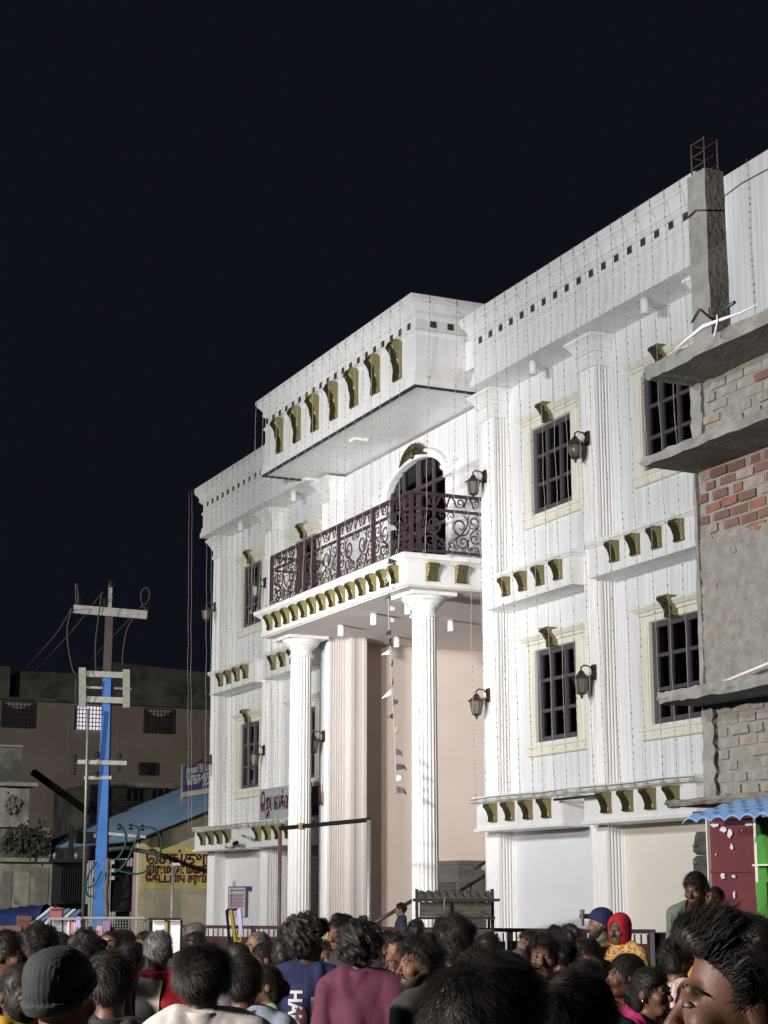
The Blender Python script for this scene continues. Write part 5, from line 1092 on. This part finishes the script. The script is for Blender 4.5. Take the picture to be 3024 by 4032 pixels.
def person(label, px, ytop, dep, ang, head=None, pitch=0., roll=0., near=0, hair='short', hcol='hair', wear='shirt', cloth=None, skin=0, fem=0, face=True, extra=(), basez=0., tall=None, strands=None, arm='down', slim=1., vol=0., seed=None, beard=None, name='person', quiff=0):
    CNT[0] += 1; sd = seed or CNT[0]; rng = np.random.RandomState(sd * 13 + 5)
    top = at(px, ytop, dep); Hh = (top.z - basez); hairh = {'short': .014, 'curly': .040, 'big': .03, 'thin': .006, 'none': 0, 'beanie': .026, 'cap': .02, 'hood': .03, 'bun': .014, 'bald': .002}[hair] + vol
    sc = (tall or Hh) / (1.70 + hairh); base = Vector((top.x, top.y, top.z - sc * (1.70 + hairh)))
    dv = -HD * math.cos(math.radians(ang)) - RT * math.sin(math.radians(ang)); th = math.atan2(dv.x, -dv.y)
    t = thing(name, label, 'person', (base.x, base.y, base.z), 'people in the crowd', th); t.scale = (sc, sc, sc)
    yaw = -math.radians((((head if head is not None else ang) - ang) + 180) % 360 - 180)
    R = hrot(yaw, math.radians(pitch), math.radians(roll))
    h = (.0062 if near == 2 else .0085 if near == 1 else .0115)
    ax = .30 if arm == 'down' else .34
    key = (h, arm, slim, fem)
    o, P = cached((h, arm), lambda: gridpts((-ax, -.20 if arm == 'down' else -.34, .72), (ax, .20, 1.76), h))
    F = cached(('b',) + key, lambda: with_hands(torso_sdf(P, arm, slim, 0, 2, fem), P, arm, slim)).copy()
    kz = int((1.30 - o[2]) / h); PS = P[:, :, kz:]; FS = smin(F[:, :, kz:], cap(PS, (0, .03, 1.38), tuple((R @ (np.array((0, .012, 1.53)) - PIV)) + PIV), .053 - .006 * fem), .035)
    i0 = int((-.19 - o[0]) / h); i1 = int((.19 - o[0]) / h); Q = hl(PS[i0:i1], R); FS[i0:i1] = smin(FS[i0:i1], head_sdf(Q, fem), .022); F[:, :, kz:] = FS
    V, f = nets(F, o, h); add_obj('body', mesh_np('body', V, f, SKIN[skin]), t, (0, 0, 0), local=True)
    # garment
    clo = cloth if isinstance(cloth, bpy.types.Material) else fabric('cloth_%d' % CNT[0], cloth or (.04, .04, .045))
    slv = 2 if wear in ('shirt', 'jacket') else 1; n5 = sd % 3
    G = cached(('g', slv) + key, lambda: torso_sdf(P, arm, slim, .015, slv, fem)) + cached(('n', h, arm, n5), lambda: -.020 * np.maximum(0, noise3(P * np.array((1, 1, .55)), 13, n5) - .1) - .012 * np.maximum(0, noise3(P * np.array((1, 1, .3)), 32, n5 + 1)))
    if wear in ('shirt', 'jacket'):
        GS = np.maximum(G[:, :, kz:], -(cap(PS, (0, -.03, 1.46), (0, .02, 1.62), .062, .085)))
        Z = PS - np.array((0, .022, 1.435)); rr = np.sqrt(Z[..., 0] ** 2 + Z[..., 1] ** 2); col = np.maximum(np.abs(rr - (.078 + (PS[..., 2] - 1.43) * -.16)) - .009, np.abs(PS[..., 2] - 1.447 + .35 * (PS[..., 1] < -.03) * (-.03 - PS[..., 1])) - .026); G[:, :, kz:] = smin(GS, col, .003)
    else: G[:, :, kz:] = np.maximum(G[:, :, kz:], -(cap(PS, (0, -.05, 1.47) if wear == 'tee' else (0, -.08, 1.44), (0, .02, 1.6), .075 if wear == 'tee' else .10, .09)))
    G = np.maximum(G, .80 - P[..., 2]); V2, f2 = nets(G, o, h); gm2 = mesh_np('garment', V2, f2, clo); gname = {'shirt': 'shirt', 'tee': 't_shirt', 'jacket': 'jacket', 'blouse': 'blouse'}[wear]; go = add_obj(gname, gm2, t, (0, 0, 0), local=True)
    add_obj('saree_skirt' if fem and wear == 'blouse' else 'trousers', legs_mesh('saree' if fem and wear == 'blouse' else 'x', 0).mesh('legs', clo if fem and wear == 'blouse' else TROUS), t, (0, 0, 0), local=True)
    # hair or headgear in head-local space
    oh, PH = gridpts((-.15, -.17, 1.38), (.15, .21, 1.78), h if near else .0095)
    vol2 = hairh; cr = ell(PH, (0, .015, 1.608), (.074, .094, .090)); HO = Matrix.Identity(4)
    def hmat():
        Rm = Matrix(R.tolist()).to_4x4(); return Matrix.Translation(Vector(PIV)) @ Rm @ Matrix.Translation(-Vector(PIV))
    HMt = hmat()
    def put(nm, me, par=None):
        ob = bpy.data.objects.new(nm, me); COL.objects.link(ob); ob.parent = par or t
        if not par: ob.matrix_local = HMt
        return ob
    y = PH[..., 1]; z = PH[..., 2]; x = PH[..., 0]
    zl = np.interp(y, (-.10, -.075, -.035, -.005, .03, .06, .10), (1.668, 1.652, 1.625, 1.585, 1.58, 1.505, 1.50))
    if hair == 'thin': zl = np.interp(y, (-.10, -.05, 0, .03, .06, .10), (1.74, 1.69, 1.60, 1.58, 1.505, 1.50))
    if fem: zl = np.interp(y, (-.10, -.075, -.03, .0, .03, .06, .12), (1.655, 1.640, 1.60, 1.555, 1.52, 1.47, 1.46))
    hm = M[hcol]; ho = None
    if hair in ('short', 'curly', 'big', 'thin', 'bun'):
        am = {'short': .006, 'curly': .013, 'big': .010, 'thin': .003, 'bun': .002}[hair]; lowf = .006 * noise3(PH, 24, sd + 9) if hair in ('short', 'big', 'curly') else 0
        D = cr - vol2 * (.75 + .25 * np.clip((z - 1.58) / .1, 0, 1)) + am * noise3(PH, 95 if hair == 'curly' else 55, sd) + lowf
        D = np.minimum(D, cr - .005)
        if quiff: D = smin(D, ell(PH, (0, -.052, 1.684), (.066, .054, .036)) + .005 * noise3(PH, 60, sd), .03)
        if fem: D = smin(D, ell(PH, (0, .06, 1.55), (.07, .06, .09)), .03)
        D = np.maximum(D, (zl - z) * .8 + .004 * noise3(PH, 130, sd + 3))
        if hair == 'bun': D = smin(D, ell(PH, (0, .125, 1.56), (.048, .04, .05)) + .003 * noise3(PH, 80, sd), .02)
        V3, f3 = nets(D, oh, PH[1, 0, 0, 0] - PH[0, 0, 0, 0])
        ns = strands if strands is not None else {0: 700, 1: 3000, 2: 13000}[near]
        if len(V3):
            ii = rng.randint(0, len(V3), ns); c = V3[ii] + rng.normal(size=(ns, 3)) * h * .4; nr = c - np.array((0, .015, 1.60)); nr /= np.linalg.norm(nr, axis=1)[:, None]
            flow = c - np.array((.012, .055, 1.72)); flow /= np.linalg.norm(flow, axis=1)[:, None]; flow = flow + rng.normal(size=(ns, 3)) * (.22 if hair in ('short', 'thin') else .10 if hair == 'bun' else .4 if hair == 'big' else 1.1) + .35 * np.stack([noise3(c, 40, sd), noise3(c, 40, sd + 1), noise3(c, 40, sd + 2)], 1); flow = np.where((c[:, 1] < -.015)[:, None], np.array((.12, .75, .35)) + rng.normal(size=(ns, 3)) * .22, flow) if quiff else flow; flow -= nr * (flow * nr).sum(1)[:, None]; flow /= np.linalg.norm(flow, axis=1)[:, None]; side = np.cross(flow, nr)
            Lh = (.55 if quiff else 1) * (.028 + .03 * rng.rand(ns))[:, None] * (.62 if hair == 'curly' else .95 if hair == 'big' else .75 if hair != 'thin' else .45); wd = (.0008 if near == 2 else .0016 if near else .0028)
            lift = {'short': .10, 'curly': .40, 'big': .15, 'thin': .1, 'bun': .03}[hair]; rows = []; lf = (.4 if quiff else 1) * lift * (.3 + (1.6 if hair != 'curly' else .5) * rng.rand(ns, 1) ** 2 * 2)
            for tt in (0, .4, .75, 1.):
                cu = (side * .8 * math.sin(tt * 5.5) - flow * .9 * tt * tt if hair == 'curly' else 0); p = c - nr * (.004 * (1 - 2 * tt)) + (flow + cu) * Lh * tt + nr * Lh * lf * tt * (1 - .45 * tt); ww = side * wd * (1 - .85 * tt); rows += [p - ww, p + ww]
            S = np.stack(rows, 1).reshape(-1, 3); b0_ = len(V3) + 8 * np.arange(ns)[:, None]; fq = np.concatenate([b0_ + np.array([[2 * k, 2 * k + 1, 2 * k + 3, 2 * k + 2]]) for k in range(3)])
            V3 = np.concatenate([V3, S]); f3 = np.concatenate([f3, fq]); ho = put('hair', mesh_np('hair', V3, f3, hm))
    elif hair in ('beanie', 'cap', 'hood'):
        infl = {'beanie': .022, 'cap': .015, 'hood': .024}[hair]
        D = cr - infl - (.012 * np.clip((z - 1.62) / .08, 0, 1) if hair != 'hood' else 0)
        D += .003 * noise3(PH, 26, sd) + (.0016 * np.sin(np.arctan2(x, y - .015) * 46) if hair == 'beanie' and near else 0)
        if hair == 'hood':
            D = smin(D, ell(PH, (0, .02, 1.53), (.092, .10, .11)), .03); D = np.maximum(D, -ell(PH, (0, -.11, 1.565), (.062, .09, .098)))
        else:
            zc = np.interp(y, (-.1, -.02, .06, .12), (1.632, 1.60, 1.545, 1.525)); D = np.maximum(D, zc - z)
            D = smin(D, np.maximum(np.abs(cr - infl - .001) - .007, np.abs(z - zc - .018) - .018), .006) if hair == 'beanie' else D
        V3, f3 = nets(D, oh, PH[1, 0, 0, 0] - PH[0, 0, 0, 0]); ho = put({'beanie': 'knit_cap', 'cap': 'knit_cap', 'hood': 'head_scarf'}[hair], mesh_np('headgear', V3, f3, extra[0] if extra and isinstance(extra[0], bpy.types.Material) else M['hair']))
    if face:
        for s in (-1, 1):
            m = MB(); m.tube([(s * .018, -.0850, 1.579), (s * .024, -.0902, 1.5805), (s * .031, -.0920, 1.581), (s * .038, -.0892, 1.5805), (s * .046, -.081, 1.579)], [.001, .0036, .0046, .0036, .001], 8); e = put('eye', m.mesh('eye', M['eyewhite']))
            m = MB(); m.lathe([(.0003, 1.5763), (.0038, 1.5780), (.0045, 1.581), (.0038, 1.5840), (.0003, 1.5857)], s * .031, -.0929, 10, sm=True); put('iris', m.mesh('iris', M['iris']), e); m = MB(); m.tube([(s * .016, -.0855, 1.582), (s * .024, -.0920, 1.5855), (s * .032, -.0938, 1.5862), (s * .040, -.0902, 1.585), (s * .049, -.080, 1.579)], [.0008, .0019, .0022, .0019, .0008], 6); put('eyelid', m.mesh('eyelid', SKIN[skin]))
            m = MB(); m.tube([(s * .012, -.0925, 1.6005), (s * .022, -.0935, 1.6045), (s * .034, -.0905, 1.6065), (s * .045, -.0835, 1.605), (s * .055, -.0735, 1.600)], [.001, .0026, .0029, .0022, .0008], 6); m = brow_strands(s, rng) if near == 2 else m; put('eyebrow', m.mesh('eyebrow', M['brow']))
        m = MB(); m.tube([(-.022, -.086, 1.5125), (0, -.0975, 1.511), (.022, -.086, 1.5125)], [.002, .0042, .002], 6); put('lips', m.mesh('lips', M['lip']))
        if beard or 'moustache' in extra:
            m = MB()
            for s in (-1, 1): m.tube([(0, -.103, 1.5285), (s * .016, -.099, 1.527), (s * .032, -.085, 1.515)], [.0055, .0065, .002], 6)
            put('moustache', m.mesh('moustache', M['brow']))
        if beard:
            D = np.maximum(head_sdf(PH) - .006 - .002 * noise3(PH, 130, sd), (z - np.interp(y, (-.12, -.07, -.03, .02), (1.500, 1.520, 1.545, 1.60)))); D = np.maximum(D, y - .012); D = np.maximum(D, 1.455 - z); D = np.maximum(D, -(cap(PH, (-.02, -.10, 1.510), (.02, -.10, 1.510), .014))); V3, f3 = nets(D, oh, PH[1, 0, 0, 0] - PH[0, 0, 0, 0])
            if len(V3): put('beard', mesh_np('beard', V3, f3, M['brow']))
        for ex in extra:
            if ex == 'ash':
                m = MB(); m.tube([(-.042, -.064, 1.645), (-.02, -.078, 1.645), (0, -.081, 1.645), (.02, -.078, 1.645), (.042, -.064, 1.645)], [.004, .012, .014, .012, .004], 6); put('forehead_ash', m.mesh('forehead_ash', M['ash']))
            if ex == 'tilak':
                m = MB(); m.tube([(0, -.0785, 1.611), (0, -.0765, 1.622), (0, -.0735, 1.634)], [.004, .0075, .003], 8); put('forehead_mark', m.mesh('forehead_mark', M['tilak']))
            if ex == 'bindi':
                m = MB(); m.lathe([(.0005, 1.609), (.0035, 1.612), (.0005, 1.615)], 0, -.0915, 8); put('forehead_dot', m.mesh('forehead_dot', M['maroonpaint']))
            if ex == 'glasses':
                m = MB()
                for s in (-1, 1): m.tube([(s * .033 + .021 * math.cos(a), -.107, 1.58 + .016 * math.sin(a)) for a in np.linspace(0, 2 * PI, 15)], .0018, 4); m.tube([(s * .054, -.104, 1.585), (s * .078, -.0, 1.582)], .0018, 4)
                m.tube([(-.012, -.108, 1.583), (.012, -.108, 1.583)], .0018, 4); put('glasses', m.mesh('glasses', M['steel']))
            if ex == 'earring':
                for s in (-1, 1): m = MB(); m.lathe([(.0005, 1.53), (.008, 1.535), (.009, 1.543), (.0005, 1.55)], s * .081, .008, 8, sm=True); put('earring', m.mesh('earring', M['goldj']))
    return t, go, (V2, f2), Vector(base), sc, th
def drape(par, VF, pts_fn, nu, nv, mt, nm, thick=.012, frm=1.):
    from mathutils.bvhtree import BVHTree
    bv = BVHTree.FromPolygons([tuple(p) for p in VF[0]], [tuple(q) for q in VF[1].tolist()]); m = MB(); last = .1
    for a in range(nu + 1):
        for b in range(nv + 1):
            x, z = pts_fn(a / nu, b / nv); hit = bv.ray_cast(Vector((x, .6 * frm, z)), Vector((0, -1 * frm, 0)))
            if hit[0] is not None: last = hit[0].y
            m.v.append((x, last + frm * (thick + .007 * math.sin(b / nv * 19 + a * .4)), z))
    m.f = [(a * (nv + 1) + b, a * (nv + 1) + b + 1, (a + 1) * (nv + 1) + b + 1, (a + 1) * (nv + 1) + b) for a in range(nu) for b in range(nv)]; n0 = len(m.v); m.v += [(x, y - frm * .008, z) for x, y, z in m.v]; m.f += [tuple(n0 + i for i in q[::-1]) for q in m.f]
    m.m = [0] * len(m.f); m.s = [True] * len(m.f); o = bpy.data.objects.new(nm, m.mesh(nm, mt)); COL.objects.link(o); o.parent = par; return o
def on_cloth(par, VF, me, xf, nm, off=.005):
    from mathutils.bvhtree import BVHTree
    bm2 = bmesh.new(); bm2.from_mesh(me); bmesh.ops.triangulate(bm2, faces=bm2.faces); bmesh.ops.subdivide_edges(bm2, edges=[e for e in bm2.edges if e.calc_length() > .012], cuts=3, use_grid_fill=True); bm2.to_mesh(me); bm2.free()
    bv = BVHTree.FromPolygons([tuple(p) for p in VF[0]], [tuple(q) for q in VF[1].tolist()]); last = .1
    for v in me.vertices:
        x, z = xf(v.co.x, v.co.y); hit = bv.ray_cast(Vector((x, .6, z)), Vector((0, -1, 0)))
        if hit[0] is not None: last = hit[0].y
        v.co = (x, last + off + (v.co.z > 0) * .002, z)
    o = bpy.data.objects.new(nm, me); COL.objects.link(o); o.parent = par; return o
BLK = (.022, .022, .025)
charcoal = fabric('charcoal_knit', (.030, .033, .036), (.022, .024, .027), 60)
navycap = fabric('navy_knit', (.012, .018, .085), (.009, .013, .06), 60); redscarf = fabric('red_scarf', (.42, .012, .03), (.33, .01, .025), 30)
# ---- nearest row
person('person in a charcoal knit cap seen from behind at lower left', 238, 3722, 5.0, 180, -150, near=2, hair='beanie', cloth=(.42, .38, .33), extra=(charcoal,), skin=1)
person('dark haired person seen from behind, right of the charcoal knit cap', 440, 3748, 6.6, 180, 175, near=1, hair='short', cloth=BLK, face=False, vol=.006)
person('person with thick wavy black hair and white collar seen from behind', 803, 3702, 6.4, 180, 176, near=2, hair='big', cloth=(.62, .60, .57), face=False, vol=-.004)
person('nearest person in the middle, only the back of a black haired head', 1897, 3732, 2.9, 180, 180, near=2, hair='short', cloth=BLK, face=False, vol=.006)
person('dark blurred head with cheek turned right, beside the nearest middle head', 2235, 3832, 3.4, 180, -140, near=2, hair='short', cloth=(.05, .03, .05), skin=2, strands=8000)
person('young man in close left profile with thick hair and yellow forehead mark at right edge', 2935, 3552, 2.8, 105, 97, pitch=2, near=2, hair='big', vol=-.006, quiff=1, cloth=(.55, .54, .50), skin=1, extra=('tilak',), strands=12000)
# ---- second row
t, go, VF, b_, sc, th = person('old man in a red shirt with a white towel over his shoulder', 625, 3662, 10, 172, 172, near=1, hair='thin', hcol='hairgrey', cloth=(.40, .012, .03), skin=2, face=False)
TOW = fabric('white_towel', (.62, .58, .50), (.52, .48, .42), 40)
drape(t, VF, lambda u, v: (.0 + .135 * u - .03 * (1 - v) + .012 * math.sin(v * 7), 1.425 - .50 * v + .02 * u), 10, 34, TOW, 'shoulder_towel', .014)
t, go, VF, b_, sc, th = person('man in a navy t-shirt with white block lettering, curly hair, seen from behind', 1200, 3595, 11, 172, -125, near=1, hair='curly', cloth=(.014, .022, .085), wear='tee', skin=2, vol=.03, strands=3500)
M['shirtprint'] = mat('white_print', (.55, .55, .58), .7)
for body, xx, zz, s in (('LEWIS', -.035, 1.265, .115), ('HAMILTON', .105, 1.305, .115)):
    me = text_mesh(body, s, 'lettering', M['shirtprint'], .0005, 2, sx=.92, bold=.004)
    on_cloth(t, VF, me, lambda u, w, X=xx, Z=zz: (X - w * 1.0, Z - u), 'lettering')
m = MB(); n = 18
for k in range(n): a = 2 * PI * k / n; m.v.append((.075 + -.040 * math.cos(a), .145, 1.12 + (.12 if math.sin(a) < 0 else .10) * math.sin(a)))
m.f = [tuple(range(n))]; m.m = [0]; m.s = [False]; me = m.mesh('print_badge', mat('maroon_print', (.10, .035, .045), .6, col2=(.05, .02, .025), scale=20)); bm_ = bmesh.new(); bm_.from_mesh(me); bmesh.ops.poke(bm_, faces=bm_.faces); bm_.to_mesh(me)
for v in me.vertices: v.co.y, v.co.z, v.co.x = v.co.z, 0, v.co.x
on_cloth(t, VF, me, lambda u, w: (u - .045, w), 'print_badge', .007)
person('man in a maroon shirt with curly hair seen from behind', 1418, 3614, 9.5, 184, 186, near=1, hair='curly', cloth=fabric('maroon_shirt', (.115, .024, .060), (.085, .018, .045), 12), face=False, vol=.012, strands=2600)
person('bearded man in a dark grey shirt looking left in the middle', 1655, 3672, 8.2, 120, 68, near=1, hair='big', cloth=(.045, .044, .042), skin=1, beard=True)
person('person with big dark hair seen from behind, right of the bearded man', 1790, 3598, 9.4, 180, 175, near=1, hair='big', cloth=BLK, face=False, vol=.015)
person('man with moustache facing the camera below the pale panel', 2138, 3670, 9.5, 5, 10, near=1, hair='short', cloth=BLK, skin=0, extra=('moustache',))
person('grey haired man with a yellow forehead mark, left of the moustached man', 2052, 3730, 10.5, 20, 25, pitch=12, near=1, hair='thin', hcol='hairgrey', cloth=(.10, .09, .08), skin=2, extra=('tilak',))
person('woman in pink with gold earrings and hair tied back, lower right', 2562, 3804, 8.2, -40, -52, near=1, hair='bun', cloth=fabric('pink_saree', (.50, .025, .19), (.40, .02, .15), 14), wear='blouse', fem=1, skin=0, extra=('earring',))
person('woman in left profile with mouth parted, beside the navy checked shirt', 2462, 3750, 9.2, 80, 84, near=1, hair='bun', cloth=(.32, .02, .10), wear='blouse', fem=1, skin=0)
person('man in a pink striped shirt facing right by the loudspeaker', 2665, 3695, 9.6, -130, -115, near=1, hair='short', cloth=PAT['stripe'], skin=1)
person('man in left profile wearing a navy knit cap', 2362, 3574, 15, 95, 88, near=1, hair='cap', cloth=(.22, .20, .13), skin=3, extra=(navycap,), beard=True, strands=0)
person('man in a bright red head scarf and floral yellow shirt', 2436, 3590, 14.6, 30, 36, near=1, hair='hood', cloth=PAT['floral'], skin=0, extra=(redscarf, 'moustache'))
person('woman with dark hair bending over a held child at far right', 2745, 3425, 12.2, 20, 35, pitch=14, near=1, hair='bun', cloth=(.12, .14, .11), wear='blouse', fem=1, skin=2, basez=.45)
person('held child with upturned face beside the red door', 2800, 3490, 11.8, 40, 58, pitch=-22, near=1, hair='short', cloth=(.12, .10, .05), skin=2, basez=.95, name='person')
person('man in a navy checked shirt looking down, left of the navy cap', 2300, 3680, 9.6, -30, -25, pitch=16, near=1, hair='short', cloth=PAT['plaid'], skin=1)
person('person with dark hair seen from behind under the man looking down', 2296, 3778, 7.6, 180, 175, near=1, hair='short', cloth=BLK, face=False)
# ---- left crowd
person('man in a brown shirt facing right at the left edge', 28, 3658, 9, -70, -85, near=1, hair='short', cloth=(.20, .125, .06), skin=2)
person('man with big dark hair in left profile near the brick stack', 152, 3636, 9.5, 150, 105, near=1, hair='big', cloth=(.05, .05, .055), skin=1)
person('person with dark hair behind the charcoal cap, third from left', 240, 3668, 11, 180, 178, hair='short', cloth=BLK, face=False)
person('person with rounded dark hair seen from behind before the mesh panel', 345, 3662, 9, 175, 170, near=1, hair='big', cloth=BLK, face=False)
person('man with receding hair and white ash across his forehead', 432, 3666, 12, 15, 20, near=1, hair='thin', cloth=(.06, .05, .05), skin=3, extra=('ash',))
person('dark man looking left beside the ash marked man', 478, 3655, 13, 60, 62, hair='short', cloth=BLK, skin=2)
person('man looking down with a white forehead stripe, left of the red shirt', 528, 3702, 10.5, 25, 30, pitch=20, near=1, hair='short', cloth=BLK, skin=2, extra=('ash',))
person('young man glancing left before the white framed board', 568, 3664, 15, 50, 52, hair='short', cloth=BLK, skin=1)
person('grey haired head seen from behind below the notice board', 772, 3630, 15, 180, 180, hair='short', hcol='hairgrey', cloth=BLK, face=False)
person('dark haired man with lit forehead behind the white collar man', 776, 3660, 13, 10, 15, pitch=10, hair='short', cloth=(.08, .07, .08), skin=1)
person('woman in a yellow saree half hidden behind the charcoal cap', 78, 3790, 7.0, 150, 150, hair='bun', cloth=fabric('yellow_saree', (.55, .32, .015), (.45, .26, .01), 14), wear='blouse', fem=1, face=False, slim=1.05)
person('person in a light blue shirt seen from behind left of the navy t-shirt', 962, 3760, 7.6, 178, 175, near=1, hair='short', cloth=(.36, .44, .55), face=False)
person('woman with hair tied back in a knot near the barricade sticker', 928, 3706, 12, 110, 115, hair='bun', cloth=(.12, .1, .12), wear='blouse', fem=1, face=False)
person('grey haired man with glasses looking left', 1014, 3666, 13, 55, 62, near=1, hair='thin', hcol='hairgrey', cloth=(.2, .2, .2), skin=3, extra=('glasses',))
person('woman in a white leaf print blouse looking left', 1040, 3706, 12, 75, 80, near=1, hair='bun', cloth=PAT['leaf'], wear='blouse', fem=1, skin=1, extra=('bindi', 'earring'))
person('short girl in green looking left beside the navy t-shirt', 1042, 3793, 9.5, 75, 80, near=1, hair='bun', cloth=fabric('green_saree', (.10, .30, .16), (.36, .42, .30), 9), wear='blouse', fem=1, skin=3)
person('person with a dark bun behind the navy t-shirt man', 1118, 3685, 11.8, 180, 180, hair='bun', cloth=BLK, fem=1, face=False)
person('dark man between the navy t-shirt and the maroon shirt', 1290, 3704, 13, 20, 25, hair='short', cloth=(.08, .03, .05), skin=2)
person('man with flat black hair looking down behind the maroon shirt', 1350, 3590, 13, 40, 42, pitch=14, near=1, hair='short', cloth=(.03, .02, .035), skin=1)
person('man glancing right with lit face right of the maroon shirt', 1552, 3663, 12, -20, -35, pitch=-4, near=1, hair='short', cloth=BLK, skin=3)
person('older man with upturned face, between maroon shirt and bearded man', 1560, 3735, 9.8, 50, 58, pitch=-18, near=1, hair='thin', cloth=(.30, .33, .26), skin=2)
person('small dark head seen from behind left of the wooden cart', 1636, 3616, 16, 180, 180, hair='short', cloth=BLK, face=False)
person('dark head seen from behind before the maroon barricade sheet', 1920, 3670, 12.5, 180, 178, hair='short', cloth=BLK, face=False)
person('man in left profile behind the moustached man', 2082, 3655, 13, 60, 60, hair='short', cloth=BLK, skin=1)
person('dark head seen from behind, directly right of the moustached man', 2205, 3680, 11.2, 180, 178, hair='short', cloth=(.06, .05, .05), face=False)
person('left one of two heads from behind below the tied poles', 2188, 3640, 15.5, 180, 178, hair='short', cloth=BLK, face=False)
person('right one of two heads from behind below the tied poles', 2242, 3634, 14.4, 180, 182, hair='big', cloth=BLK, face=False)
# boy on a ledge by the stairs
led = at(1580, 3640, 26.4); m = MB(); m.box(led.x - 1.0, led.x + 1.0, led.y - .3, led.y + .5, 0, .42)
tag(m.build('stone_ledge', M['granite']), 'low grey stone ledge under the boy by the stairs', 'ledge')
person('boy in a blue jacket facing left by the stair rail', 1578, 3554, 26.4, 90, 92, near=1, hair='short', cloth=(.022, .03, .075), wear='jacket', skin=3, basez=.42)
for ps in [o for o in COL.objects if o.get('category') == 'person' and 'held child' in o.get('label', '')][:0]: pass
